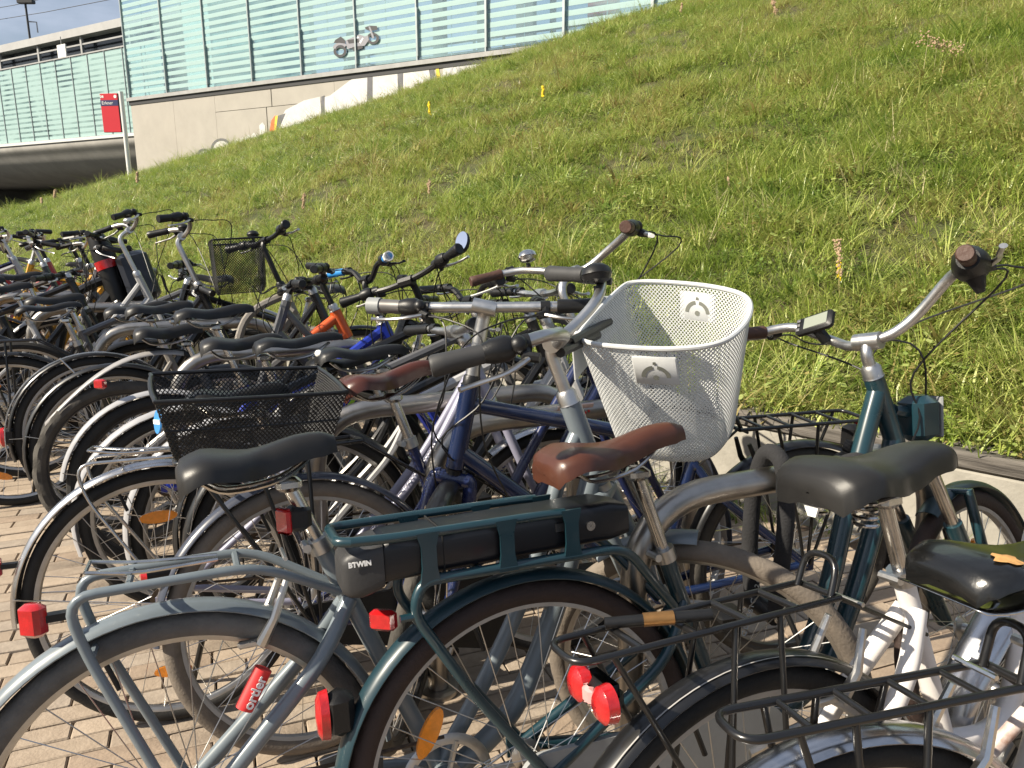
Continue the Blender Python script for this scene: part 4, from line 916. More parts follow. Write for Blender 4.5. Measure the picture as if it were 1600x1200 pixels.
# ================================================================== BICYCLE STANDS
standm = mat('stainless_tube', (.46, .43, .39), .34, 1, .35, 7, rvar=.12)
def stand(x, y, lb, L=.85, psi=67, h=.79):
    o = empty('bicycle_stand', (x, y, 0), lb, 'bicycle stand', 'stainless steel hoop stands'); o.rotation_euler = (0, 0, pi / 2 - radians(psi))
    obj('hoop', MB().tube(rounded([V((0, 0, -.05)), V((0, 0, h)), V((L, 0, h)), V((L, 0, -.05))], .19, 9), .029, 16), standm, o, 60)
    for k in (0, L): obj('base_flange', MB().lathe([(.03, .012), (.06, .012), (.062, 0)], (k, 0, .001), (0, 0, 1), 18), standm, o)
    return o
ST = [(.25, 1.45, 'stainless hoop stand with a black sleeved lock hanging from it'), (-.214, 1.98, 'stainless hoop stand with a pink sticker on its top tube'), (-.57, 2.12, 'stainless hoop stand ending in a bend just left of the white basket'), (-1.327, 2.96, 'stainless hoop stand just behind the black saddles left of the blue frame'), (-1.995, 3.63, 'stainless hoop stand in front of the dark pannier bicycle'), (-2.75, 4.35, 'stainless hoop stand beside the yellow framed bicycle at left'), (-3.4, 4.95, 'farthest stainless hoop stand at the left edge of the photo')]
stands = [stand(*a) for a in ST]
obj('sticker', MB().grid(lambda i, j: (.36 + .115 * j / 3, .0298 * cos(radians(-78 + 110 * i / 8 + 180)) * 1, .79 + .0298 * sin(radians(-10 + 110 * i / 8))), 9, 4), pinks, stands[1])
for k in range(9): obj('sticker_print', MB().box((.375 + .0105 * k, -.0304, .795 + random.uniform(-.002, .004)), (.005, .0008, .007)), inkr, stands[1])
lk = empty('bicycle_lock', stands[0].matrix_world @ V((0, 0, 0)) if 0 else V((.25, 1.45, 0)) + V((sin(radians(67)), cos(radians(67)), 0)) * .34 + V((0, 0, .0)), 'black fabric sleeved lock hanging over the stainless hoop left of the large black saddle', 'lock')
lk.rotation_euler = (0, 0, pi / 2 - radians(67))
obj('sleeve', MB().tube(spline([(0, -.045, .50), (.0, -.052, .60), (.0, -.052, .74), (0, -.03, .835), (0, .02, .845), (0, .05, .76), (0, .05, .60), (0, .03, .50)], 6), .0185, 12), darkfab, lk)
obj('lock_body', MB().tube([(-.0, -.05, .49), (.0, .04, .49)], .024, 12), blackm, lk); obj('keyhole_cap', MB().tube([(-.0, -.062, .49), (.0, -.05, .49)], .014, 12), steel, lk)

# ================================================================== BICYCLES
teal = paint('dark_teal_paint', (.009, .036, .048), .30, .45); ortg = paint('blue_grey_paint', (.155, .185, .205), .34, .35); navy = paint('navy_paint', (.012, .020, .075), .26, .6); navy2 = paint('metallic_blue_paint', (.008, .018, .062), .25, .6)
lilac = paint('silver_lilac_paint', (.30, .30, .40), .35, .3); taupe = paint('taupe_paint', (.22, .20, .175), .45, .1); orange = paint('orange_paint', (.62, .10, .02), .35, .3); royal = paint('royal_blue_paint', (.012, .03, .30), .3, .4)
silverp = paint('silver_paint', (.42, .42, .42), .34, .4); yellowp = paint('yellow_paint', (.68, .34, .02), .35, .3); redp = paint('red_paint', (.35, .02, .025), .35, .3); greyf = paint('graphite_paint', (.10, .10, .105), .35, .3); palef = paint('pale_blue_paint', (.40, .47, .50), .35, .3)
fblk = paint('black_mudguard', (.009, .009, .0095), .34, .3); fchr = mat('chromed_mudguard', (.60, .60, .61), .24, 1, .3, 10, rvar=.12); fgrey = paint('silver_mudguard', (.36, .36, .37), .3, .3); fteal = paint('teal_mudguard', (.011, .036, .048), .40, .2)
BS = dict(clamp=(.30, .74), ht=(.86, .98), hb=(.92, .815), wb=1.12)
def B(**k): d = dict(BS); d.update(k); return bike(d)

# --- the dark teal electric bicycle in the middle
A = B(lod=0, loc=(.058, 1.207), psi=68, lean=-9, label='dark teal electric bicycle with battery carrier and brown saddle in the middle of the row', paint=teal, clamp=(.311, .70), ht=(.873, 1.01), hb=(.937, .845), wb=1.205, tr=.023, tyre=rub_d, rim=rim_w, frame='none', paths=(([(.882, .975), (.845, .88), (.785, .72), (.725, .545), (.64, .385), (.5, .29)], .0215), ([(.930, .865), (.875, .70), (.79, .50), (.69, .355), (.5, .275)], .0225)), stay=.24, tube=.018,
      sad=dict(at=(.205, .95), tilt=7, L=.305, wr=.084, nose=.024, th=.058, bulge=.008, m=brownl), bar=dict(kind='high', at=(.866, 1.09), gm=browng, gr=.0165, roll=-9, lever=alloy), susp=1, steer=15, fender=fteal, fa=(4, 208), ffa=(-8, 118), stay_a=198, refl=(152, 300), frefl=(60,), lights=(('lamp', -.375, .535), ('small', -.262, .683)), guard=greyp)
R_ = A['root']
c = MB()
for sg in (-1, 1):
    Y = sg * .066
    c.tube(rounded([V((.31, sg * .028, .60)), V((.185, Y, .752)), V((-.205, Y, .757)), V((-.222, Y, .705)), V((-.125, sg * .07, .54)), V((.004, sg * .074, .36))], .045, 6), .0095, 12)
    c.tube(rounded([V((.065, Y, .834)), V((.03, Y, .836)), V((-.25, Y, .838)), V((-.315, Y * .9, .840))], .03, 4), .0085, 12)
    for x in (-.19, -.05, .075): c.plate([(-.018, .0), (.018, 0), (.013, .03), (.013, .065), (.02, .09), (-.02, .09), (-.013, .065), (-.013, .03)], .006, (x, Y - .003 * 1, .75), (1, 0, 0), (0, 0, 1))
c.tube(rounded([V((-.312, .06, .840)), V((-.335, .05, .841)), V((-.335, -.05, .841)), V((-.312, -.06, .840))], .03, 4), .0085, 12)
c.tube([V((-.10, -.066, .757)), V((-.10, .066, .757))], .006, 8); c.tube([V((.10, -.066, .753)), V((.10, .066, .753))], .006, 8); c.tube([V((-.245, -.066, .70)), V((-.215, -.066, .70))], .007, 8)
ca = obj('rear_carrier', c, teal, R_)
battm = mat('battery_case', (.006, .0068, .010), .38, 0, .2, 14, coat=.1, spec=.4); battc = mat('battery_end_cap', (.030, .030, .031), .5, 0, .2, 20, .1, 200)
def secs(xs):
    def fn(i, j):
        x, w_, z0, z1 = xs[j]; a = 2 * pi * (i + .5) / 24; c_, s_ = cos(a), sin(a); e = .34
        return (x, w_ * abs(c_) ** e * (1 if c_ > 0 else -1), (z0 + z1) / 2 + (z1 - z0) / 2 * abs(s_) ** e * (1 if s_ > 0 else -1))
    m = MB().grid(fn, 24, len(xs), True)
    for j in (0, len(xs) - 1): q = [i * len(xs) + j for i in range(24)]; m.f.append(tuple(q if j else q[::-1]))
    return m
bt = obj('battery', secs([(-.2615, .052, .757, .829), (-.252, .056, .758, .834), (.165, .056, .762, .836), (.205, .05, .768, .826)]), battm, R_, 25)
obj('end_cap', secs([(-.330, .034, .752, .800), (-.327, .041, .745, .808), (-.318, .0475, .739, .816), (-.30, .0515, .737, .822), (-.285, .054, .741, .827), (-.2625, .0555, .75, .832)]), battc, bt, 50)
obj('groove', MB().box((-.16, 0, .798), (.003, .1125, .079), ch=.001), mat('battery_seam', (.004, .004, .004), .8), bt); obj('charge_port', MB().box((.065, -.0565, .806), (.03, .004, .018), ch=.003), battc, bt); obj('key_lock', MB().lathe([(.001, .004), (.009, .004), (.009, 0)], (.12, -.056, .80), (0, -1, 0), 12), steel, bt)
text('BTWIN', .0115, inkw, bt, (-.302, -.0545, .800), (1, -.14, .02), (0, 0, 1), bold=.0006)
text('CLASSIC 920', .017, mat('grey_print', (.30, .34, .36), .5), R_, A['BB'] + (V((0, 0, .35)) - A['BB']) * .0 + V((.05, -.0235, .28)), V((.36, 0, .93)) * 1, V((-.93, 0, .36)), space=1.35)
hb = A['HB']; st = A['st']
lp = obj('light_block', MB().box((1.005, 0, .905), (.078, .075, .105), ch=.016), teal, R_, 30); obj('lamp_rim', MB().box((1.047, 0, .905), (.007, .066, .095), ch=.003), greyp, lp); obj('mount_bar', MB().tube([V((.93, 0, .93)), V((.97, 0, .92))], .014, 8), teal, lp)
bl, bo = A['bl'], A['bo']
dc = V((-.0, .115, .075)); ds = obj('display', MB().box((0, 0, 0), (.052, .098, .022), ch=.006).xf(lambda p: bl(dc + V((p.x * .5 - p.z * .75, p.y, p.x * .75 + p.z * .5)))), blackm, bo)
obj('screen', MB().box((0, -.008, .0115), (.034, .062, .0015)).xf(lambda p: bl(dc + V((p.x * .5 - p.z * .75, p.y, p.x * .75 + p.z * .5)))), lcd, ds)
for k in (-1, 0, 1): obj('button', MB().box((k * .014, .039, .0118), (.009, .010, .003), ch=.001).xf(lambda p: bl(dc + V((p.x * .5 - p.z * .75, p.y, p.x * .75 + p.z * .5)))), mat('grey_button', (.10, .10, .105), .5), ds)
obj('display_clamp', MB().tube([bl((.02, .11, .03)), bl((.0, .115, .065))], .014, 8), blackm, ds)
# white twist shifter collar on the right grip
gi_, gd_ = A['gin'], A['gd']; mr = lambda p: bl((p[0], -p[1], p[2]))
obj('twist_collar', MB().tube([mr(gi_ - gd_ * .02), mr(gi_ + gd_ * .004), mr(gi_ + gd_ * .012)], [.030, .033, .026], 18), whitep, bo); obj('twist_shifter', MB().tube([mr(gi_ - gd_ * .03), mr(gi_ - gd_ * .012), mr(gi_ + gd_ * .03), mr(gi_ + gd_ * .05)], [.024, .036, .031, .021], 18).tube([mr(gi_), mr(gi_ + V((.01, 0, -.06)))], [.03, .008], 12), blackm, bo)
lk2 = empty('chain_lock', A['root'].location + V((0, 0, 0)), 'black fabric chain lock with white stitching wound round the dark teal frame', 'lock'); lk2.rotation_euler = A['root'].rotation_euler
coil = spline([(.80 + .05 * cos(a) + .012 * sin(3 * a), .035 * sin(a) * 1.4, .80 + .018 * sin(2 * a) + a * .0045 - .02) for a in [k * pi / 3 for k in range(14)]], 5)
obj('sleeve', MB().tube(coil, .014, 10), darkfab, lk2); stc = MB()
for k in range(2, len(coil) - 2, 1): stc.ball(coil[k] + (coil[k] - V((.80, 0, coil[k].z))).normalized() * .0142 + V((0, 0, .003 if k % 2 else -.003)), .0026, 5, 4)
obj('stitching', stc, inkw, lk2)

# --- the blue-grey bicycle with the white basket
Bk = B(lod=0, loc=(-.548, 1.09), psi=67, lean=-9, label='blue grey step-through bicycle with black saddle and white perforated front basket', paint=ortg, clamp=(.266, .777), BB=(.46, 0, .29), ht=(.79, .985), hb=(.85, .81), wb=1.07, tr=.0225, tyre=rub_g, rim=rim_m, frame='twinlow', paths=(([(.81, .93), (.76, .84), (.68, .64), (.575, .46), (.46, .30)], .0165), ([(.84, .845), (.80, .74), (.72, .54), (.62, .37), (.50, .285)], .0225), ([(.705, .69), (.685, .62), (.725, .555)], .010)), stay=.22, tube=.018, sr=.85,
       sad=dict(at=(.17, .975), tilt=5, L=.27, wr=.092, nose=.027, th=.060, m=blacks), bar=dict(kind='comfort', at=(.765, 1.12), gm=mat('grey_black_grip', (.035, .035, .036), .6, 0, .3, 20), gr=.0185, roll=2, lever=alloy, shift=1, bell=((.05, .15, .06), blackm, 1.35)),
       steer=-46, fender=ortg, fa=(6, 192), ffa=(92, 128), ftyre=rub_t, cables=0, rack=dict(style='loop', xr=-.138, xf=.15, z=.772, half=.055, r=.0085, m=ortg, clip=1), lights=(('box', -.192, .73),), vbrake=alloy)
R_ = Bk['root']
# maker's sticker on the seat stay
a, b_ = V((.206, -.042, .687)), V((.0, -.066, .35)); 
def staypt(t): return a + (b_ - a) * t
dv = (b_ - a).normalized()
stk = obj('sticker', MB().tube([staypt(.29), staypt(.47)], .0159, 14), inkr, R_)
nn0 = (V((.15, -1, 0)) - dv * dv.dot(V((.15, -1, 0)))).normalized(); text('ortler', .024, inkw, stk, staypt(.385) + nn0 * .0166, -dv, nn0.cross(-dv), bold=.0006)
cl0 = Bk['CL'] + V((-.035, 0, .055)); rl = obj('seatpost_light', MB().box(cl0, (.045, .04, .045), ch=.008).tube([cl0, Bk['CL'] + V((-.018, 0, .06))], .016, 8), blackm, R_); obj('lens', MB().box(cl0 + V((-.026, -.012, 0)), (.012, .04, .046), Matrix.Rotation(radians(30), 3, 'Z'), ch=.005), redl, rl)
st, q_ = Bk['st'], Bk['q']
fd = (st(Bk['HB'] + V((1, 0, 0))) - st(Bk['HB'])); fd.z = 0; fd.normalize(); fd = Quaternion((0, 0, 1), radians(-9)) @ fd; ld = V((-fd.y, fd.x, 0)); upv = V((0, 0, 1))
roll = Quaternion(fd, radians(21)); ld = roll @ ld; upv = roll @ upv; tl = Quaternion(ld, radians(8)); fd = tl @ fd; upv = tl @ upv
RM = Bk['root'].rotation_euler.to_matrix().to_4x4(); RM.translation = Bk['root'].location
o_ = RM.inverted() @ at_depth(1050, 490, 1.72) - fd * .146
rim2 = [(x * .98, y * 1.08) for x, y in [(-.02, .13), (.0, .165), (.07, .178), (.20, .165), (.29, .115), (.318, .0), (.29, -.115), (.20, -.165), (.07, -.178), (.0, -.165), (-.02, -.13), (-.025, 0)]]
whp = mat('white_basket_plastic', (.58, .595, .59), .42, 0, .1, 14, .05, 100)
bk, pt = basket(R_, rim2, o_, fd, ld, upv, .315, .70, whp, .0100, .67, .0054, 'front_basket', (.03, 0))
for uu in range(0, 1): pass
def onb(u, v, off): 
    p = pt(u, v); e = .004; t = (pt(u + e, v) - pt(u - e, v)).normalized(); d = (pt(u, v + .02) - pt(u, v - .0)).normalized(); nn_ = t.cross(d).normalized()
    ctr = o_ + fd * .14 - upv * .315 * v
    if nn_.dot(p - ctr) < 0: nn_ = -nn_
    return p + nn_ * off, t, d, nn_
for side in (.155, .655):
    p, t, d, nn_ = None, None, None, None
    us = [k / 400 for k in range(400)]; best = min(us, key=lambda u: abs((pt(u, .15) - o_).dot(fd) - .16) + (0 if ((pt(u, .15) - o_).dot(ld) > 0) == (side < .5) else 9))
    p, t, d, nn_ = onb(best, .17, .003)
    if t.dot(fd) < 0: t = -t
    up_ = -d
    # badge plate: rectangle with a gauge shaped slot, drawn as a raised plate with recessed dark arch
    up_ = (up_ - nn_ * up_.dot(nn_)).normalized(); t = (t - nn_ * t.dot(nn_)).normalized()
    pl_ = obj('badge_plate', MB().box(p - nn_ * .002, (.092, .070, .006), Matrix((t, up_, t.cross(up_))).transposed(), ch=.002), whp, bk)
    dkm = mat('badge_slot', (.16, .165, .14), .8)
    for sgn in (1, -1):
        base_ = p + nn_ * (.0018 if sgn > 0 else -.0058)
        def arch(r0, r1, a0, a1, k=14, c0=(0, -.016)): A_ = [(c0[0] + r1 * cos(radians(a0 + (a1 - a0) * i / k)), c0[1] + r1 * sin(radians(a0 + (a1 - a0) * i / k))) for i in range(k + 1)]; B_ = [(c0[0] + r0 * cos(radians(a0 + (a1 - a0) * i / k)), c0[1] + r0 * sin(radians(a0 + (a1 - a0) * i / k))) for i in range(k + 1)]; return A_ + B_[::-1]
        mb = MB()
        for poly in (arch(.022, .031, 2, 80), arch(.022, .031, 100, 178), [(-.004, .017), (.004, .017), (.003, .024), (-.003, .024)], arch(.0, .0065, 0, 345)):
            b0_ = len(mb.v); mb.v += [base_ + t * x + up_ * y for x, y in poly]; m_ = len(poly); 
            if m_ > 8:
                h_ = m_ // 2
                for i in range(h_ - 1): mb.f.append((b0_ + i, b0_ + i + 1, b0_ + m_ - 2 - i, b0_ + m_ - 1 - i))
            else: mb.f.append(tuple(b0_ + i for i in range(m_)))
        obj('emblem', mb, dkm, pl_, smooth=False)
# solid mounting plate at the back of the basket
us = [u / 200 for u in range(200) if (pt(u / 200, 0) - o_).dot(fd) < -.003]
ys = sorted(((pt(u, 0) - o_).dot(ld)) for u in us)
obj('mount_plate', MB().plate([(ys[0], -.10), (ys[-1], -.10), (ys[-1], -.004), (ys[0], -.004)], .003, o_ - fd * .026, ld, upv), whp, bk, smooth=False)
obj('mount_bracket', MB().tube([o_ - fd * .02 - upv * .05 + ld * .04, st(V((.78, .05, 1.10)))], .011, 8).tube([o_ - fd * .02 - upv * .05 - ld * .04, st(V((.78, -.02, 1.10)))], .011, 8), blackm, bk)

# --- dark blue bicycle with wire basket, brown saddle and brown tyres
G = B(lod=0, loc=(-.485, 1.73), psi=64, lean=-11, label='navy bicycle with black wire rear basket, dark brown saddle and brown tyres', paint=navy, clamp=(.305, .76), ht=(.86, 1.0), hb=(.925, .82), wb=1.12, tr=.0225, tyre=rub_t, rim=rim_w, frame='step', stay=.3, tube=.016,
      sad=dict(at=(.255, .965), tilt=8, L=.275, wr=.092, nose=.021, th=.06, bulge=.006, m=darkbrownl), bar=dict(kind='city', at=(.865, 1.20), gm=browng, wide=1.08, lever=whitep, bell=((.02, .175, .065), chrome, 1.25)), steer=20, fender=paint('dark_navy_mudguard', (.045, .052, .075), .3, .4), fa=(4, 178), rack=dict(xr=-.28, xf=.16, z=.79, half=.06, r=.006, m=blackp), lights=(('round', -.375, .535),), guard=blackm, postm=steel)
R_ = G['root']; W_, D_ = .16, .21
bk2, pt2 = basket(R_, [(-D_, W_ - .04), (-D_ + .04, W_), (D_ - .04, W_), (D_, W_ - .04), (D_, -W_ + .04), (D_ - .04, -W_), (-D_ + .04, -W_), (-D_, -W_ + .04)], V((-.10, 0, .962)), V((1, 0, -.05)).normalized(), V((0, 1, .2)).normalized(), V((.05, -.2, 1)).normalized(), .155, .82, mat('black_wire', (.014, .014, .015), .35, .2, .2, 30), .0115, .70, .0055, 'rear_basket', (.0, 0), (.45,))
p_ = V((-.312, -.01, .90)); obj('badge', MB().lathe([(.001, .003), (.027, .003), (.029, 0)], (-.306, -.085, .895), (-1, -.25, .1), 18), bluep, bk2); obj('badge_stripe', MB().box((-.3095, -.086, .895), (.002, .05, .010), Matrix.Rotation(radians(14), 3, 'Z')), inkw, bk2)

# --- old bicycle with chromed mudguards
F = B(lod=0, loc=(-.91, 1.85), psi=72, lean=-8, label='old silver lilac bicycle with chromed mudguards and thin wire carrier', paint=lilac, clamp=(.30, .72), tr=.019, tyre=rub_b, rim=rim_m, frame='twin', tube=.015, sad=dict(at=(.21, .90), tilt=4, m=blacks), bar=dict(kind='trek', at=(.82, 1.02), gm=blackm, lever=alloy, shift=0), fender=fchr, fa=(0, 184), stay_a=172, fw=.024, rack=dict(style='loop', xr=-.185, xf=.14, z=.735, half=.055, r=.0045, m=steel, clip=1), refl=(93, 268), lights=(('box', -.40, .485),), steer=6)

# --- white bicycle with large black saddle and twin red reflector
Cb = B(lod=0, loc=(.398, .925), psi=67, lean=-9.5, label='white bicycle with large black sprung saddle and twin red rear light under its black carrier', paint=whitepaint, clamp=(.325, .785), BB=(.47, 0, .28), tr=.020, tyre=rub_b, rim=rim_w, frame='bent', stay=.12, tube=.0185, sr=.9,
       sad=dict(at=(.276, .998), tilt=2, L=.295, wr=.098, nose=.040, th=.064, plump=.8, springs=1, m=blacks), bar=dict(kind='city', at=(.90, 1.12)), steer=-55, fender=fblk, fa=(12, 200), stay_a=190, rack=dict(xr=-.305, xf=.145, z=.795, half=.043, r=.0050, m=blackp, loop=.055, legs=((-.25, -.03), (-.05, -.12), (.03, .0)), cross=1.1), vbrake=alloy, postm=steel, clampm=alloy)
R_ = Cb['root']; tw = obj('rear_light', MB().box((-.245, 0, .728), (.03, .085, .04), ch=.012), blackm, R_)
for y in (-.036, .036): obj('lens', MB().lathe([(.001, .012), (.015, .010), (.023, .003), (.025, -.012)], (-.265, y, .728), (-1, 0, 0), 20).xf(lambda p: V((p.x, p.y, .728 + (p.z - .728) * 1.1))), redl, tw)
obj('lens_bridge', MB().box((-.267, 0, .728), (.012, .026, .026), ch=.005), clearp, tw)
for y, z in ((.0, .916),): obj('saddle_loop', MB().plate([(-.015, .008), (.015, .008), (.008, -.009), (-.008, -.009)], .004, (.136, y, z + .006), (0, 1, 0), (0, 0, 1)), whitep if y == 0 else blackm, Cb['saddle'])
pp = obj('pump', MB().tube([(-.22, .03, .808), (-.15, .0, .81), (-.08, -.03, .812)], .0085, 10), blackm, R_); obj('pump_brass', MB().tube([(-.17, .008, .81), (-.13, -.009, .811)], .0098, 10), mat('worn_brass', (.42, .22, .08), .4, .8, .3, 30), pp)
fs = obj('mudguard_stripe', MB().grid(lambda i, j: (.3735 * cos(radians(20 + 165 * j / 40)), -.0195 + .0025 * i, .35 + .3692 * sin(radians(20 + 165 * j / 40)) + .0), 2, 41), mat('faded_white_stripe', (.35, .34, .33), .5), R_)

# --- white rusty bicycle with torn saddle, bottom right
D = B(lod=0, loc=(.465, .762), psi=75, lean=-9, label='rusty white bicycle with torn black saddle and silver mudguard at the bottom right', paint=rustwhite, clamp=(.315, .79), tr=.019, tyre=rub_b, rim=rim_m, frame='trapez', tube=.017, sad=dict(at=(.285, .935), tilt=2, L=.29, wr=.085, nose=.026, th=.042, m=mat('old_vinyl_saddle', (.007, .007, .0068), .27, 0, .3, 8, .06, 300, coat=.3)), bar=dict(kind='trek', at=(.80, 1.08)), fender=fchr, fa=(0, 190), rack=dict(xr=-.175, xf=.255, z=.752, half=.038, r=.0057, m=blackp, loop=.07, legs=((-.10, .0), (-.02, -.02), (.09, .03))), vbrake=chrome)
SW, SLN = .085, .29
sdl = D['saddle']; put = D['put']
for cx, cy, a, b_, z in ((-.085, -.050, .020, .016, 0), (-.038, -.056, .012, .015, 0)): 
    w_ = [1 + .3 * sin(3 * k + cx * 90) * cos(k) for k in range(14)]
    def sp_at(x, y):
        hw = lerp_t([(0, .70 * SW), (.05, .90 * SW), (.18, SW), (.34, SW * .84), (.56, .039), (.8, .029), (.93, .026), (1, .019)], x / SLN + .5); t_ = x / SLN + .5; z0 = lerp_t([(0, -.016), (.04, -.002), (.15, .006), (.45, -.009), (.8, .002), (.92, -.001), (1, -.012)], t_); d_ = lerp_t([(0, .042 * .80), (.18, .042 * .72), (.4, .042 * .74), (.6, .042 * .80), (.9, .031), (1, .021)], t_); sy = min(.999, abs(y) / hw) ** 1.25; return z0 - d_ * (1 - (sqrt(1 - sy * sy)) ** .62) + .0018
    mb = MB(); mb.v = [put(V((cx, cy, sp_at(cx, cy) + .001)))] + [put(V((cx + a * w_[k] * cos(2 * pi * k / 14), cy + b_ * w_[k] * sin(2 * pi * k / 14), sp_at(cx + a * w_[k] * cos(2 * pi * k / 14), cy + b_ * w_[k] * sin(2 * pi * k / 14))))) for k in range(14)]; mb.f = [(0, 1 + k, 1 + (k + 1) % 14) for k in range(14)]
    obj('torn_foam', mb, foam, sdl)
pan = MB().grid(lambda i, j: put(V((-.145 + .15 * i / 8, (j / 6 - .5) * .15 * (1 - .3 * i / 8), -.052 - .012 * sin(pi * i / 8)))), 9, 7); solid(obj('saddle_pan', pan, chrome, sdl), .002)

# --- left-facing bicycles parked from the wall side
E_ = B(lod=0, loc=(2.085, 1.835), psi=250, lean=0, label='white bicycle facing left with a steel front mudguard at the right edge', paint=rustwhite, forkm=rustwhite, tyre=rub_b, rim=rim_m, frame='trapez', steer=20, tr=.02, sad=dict(at=(.2, .95)), bar=dict(kind='trek', at=(.74, 1.06), wide=.7), cables=0, fender=fchr, fw=.036, ffa=(-25, 150), wb=1.1)
H = B(lod=0, loc=(.85, 2.15), psi=255, lean=1, label='metallic navy bicycle facing left with straight silver handlebar turned toward the viewer', paint=navy2, forkm=navy, clamp=(.33, .74), ht=(.985, .925), hb=(1.03, .71), wb=1.165, r=.34, tr=.022, tyre=rub_k, rim=rim_b, frame='diamond', tube=.020, steer=68, headm=blackm,
      sad=dict(at=(.40, .86), m=blacks), bar=dict(kind='flat', at=(.955, 1.125), roll=12, br=.0135, gr=.0185, wide=.98, gm=mat('silver_grey_grip', (.20, .19, .18), .4, .5, .2, 15), gml=blackm, m=alloy, lever=alloy, stemm=alloy, fat=1, endcap=greyp), fender=fblk, ffa=(70, 125), rack=dict(xr=-.18, xf=.24, z=.765, half=.06, r=.0055, m=blackp, loop=.04), lights=(('lamp', -.2, .70),), vbrake=blackm)
# --- the middle of the row
O1 = B(lod=1, loc=(-.615, 2.2), psi=66, lean=-7, label='silver bicycle with a slim black saddle that has a white rear edge', paint=silverp, frame='diamond', clamp=(.30, .76), sad=dict(at=(.21, .945), wr=.075, L=.29, th=.042, tilt=0, m=blackm), bar=dict(kind='trek', at=(.84, 1.08)), fender=fblk, headlamp=(chrome, .1, .0))
obj('saddle_edge', MB().ball(O1['put'](V((-.138, 0, -.012))), .02, 10, 7, (.6, 1.7, .6)), whitep, O1['saddle'])
text('HERCULES', .034, inkb, O1['root'], O1['BB'] + (V((.92, 0, .79)) - O1['BB']) * .45 + V((0, -.0205, 0)), (V((.92, 0, .79)) - O1['BB']), V((-.7, 0, .7)), bold=.0008)
O2 = B(lod=1, loc=(-.86, 2.35), psi=65, lean=-6, label='graphite bicycle with a flat black sports saddle and black riser bar', paint=greyf, frame='diamond', clamp=(.30, .78), sad=dict(at=(.21, .955), wr=.072, L=.29, th=.04, tilt=3, m=blackm), bar=dict(kind='riser', at=(.83, 1.04), m=blackm, stemm=blackm), steer=6, fender=fgrey)
O3 = B(lod=1, loc=(-1.08, 2.45), psi=67, lean=-5, label='black bicycle with ergonomic grips and a round rear-view mirror', paint=blackp, frame='diamond', clamp=(.30, .76), sad=dict(at=(.20, .94), wr=.09, L=.27, th=.05, tilt=2, m=blacks), bar=dict(kind='trek', at=(.78, 1.10), wide=.9, m=blackm, stemm=blackm, ergo=1, shift=2, gr=.015, roll=-6), steer=40, fender=fgrey, tyre=rub_b)
mo_ = O3['bl']; mp = mo_((.03, -.28, .06)); MR = Matrix.Rotation(radians(-14), 3, 'X') @ Matrix.Rotation(radians(38), 3, 'Z') @ Matrix.Rotation(radians(18), 3, 'Y')
mi = obj('mirror', MB().lathe([(.001, .0), (.034, .004), (.038, .009), (.038, .014)], (0, 0, 0), (1, 0, 0), 22).xf(lambda p: mp + MR @ V((p.x, p.y * .72, p.z * 1.1))), blackm, O3['root']); obj('mirror_glass', MB().lathe([(.001, -.001), (.0355, -.001)], (0, 0, 0), (1, 0, 0), 22).xf(lambda p: mp + MR @ V((p.x, p.y * .72, p.z * 1.1))), mirror_m, mi); obj('mirror_arm', MB().tube(spline([mo_((-.01, -.20, .02)), mo_((.06, -.24, .03)), mp + MR @ V((.02, 0, 0))], 4), .004, 6), blackm, mi)
dp = O3['bl']((.03, .04, .03)); obj('display', MB().box(dp, (.03, .07, .022), ch=.006), blackm, O3['bo'])
Nb = B(lod=1, loc=(-1.3, 2.75), psi=66, lean=-6, label='royal blue and green mountain bicycle with blue and white grips', paint=royal, frame='trapez', tube=.022, clamp=(.30, .70), ht=(.87, .90), hb=(.92, .78), r=.34, tr=.025, tyre=rub_b, rim=rim_b, sad=dict(at=(.22, 1.0), wr=.075, L=.29, th=.05, tilt=3, m=blackm), bar=dict(kind='riser', at=(.82, 1.08), m=blackm, stemm=blackm, gm=bluep, lever=blackm, endcap=whitep), steer=12, fender=fgrey, fa=(30, 170), lights=(('small', -.19, .74),), derail=1)
hb_, bb_2 = V((.92, 0, .815)), Nb['BB']; obj('green_flash', MB().box(hb_ + (bb_2 - hb_) * .35 + V((.006, -.0262, .006)), (.30, .002, .016), Matrix.Rotation(-atan2(.535, .47) + 0, 3, 'Y')), mat('green_print', (.35, .62, .05), .4), Nb['root'])
Mb = B(lod=1, loc=(-1.54, 2.95), psi=66, lean=-6, label='graphite and orange mountain bicycle with knobbly dusty tyres and long grey clip-on mudguard', paint=greyf, frame='trapez', tube=.020, clamp=(.30, .70), ht=(.87, .925), hb=(.92, .80), r=.345, tr=.027, tyre=rub_k, knob=1, rim=rim_b, sad=dict(at=(.19, .90), wr=.092, L=.26, th=.06, tilt=2, m=blacks), bar=dict(kind='riser', at=(.83, 1.06), m=blackm, stemm=blackm, gm=blackm, lever=blackm), steer=-8, derail=1)
hm = MB(); h1, h2 = Mb['HT'], Mb['HB']; hm.tube([h1 - (h1 - h2) * .02, h2 + (h1 - h2) * .02], .0262, 12); u1 = h1 + (h2 - h1) * .22; e1 = Mb['CL'] + (Mb['BB'] - Mb['CL']) * .38; hm.tube([u1, u1 + (e1 - u1) * .42], .0215, 12); l1 = h1 + (h2 - h1) * .8; hm.tube([l1, l1 + (Mb['BB'] - l1) * .3], .0245, 12); obj('orange_head_section', hm, orange, Mb['root'])
def clip(i, j):
    t = j / 16; w_ = .036 * (1 - .72 * max(0, (t - .55) / .45)); x = .24 - .52 * t; z = .79 + .05 * sin(pi * t) - .24 * t ** 1.6; a = (i / 6 - .5) * 2; return (x, a * w_, z - .016 * a * a)
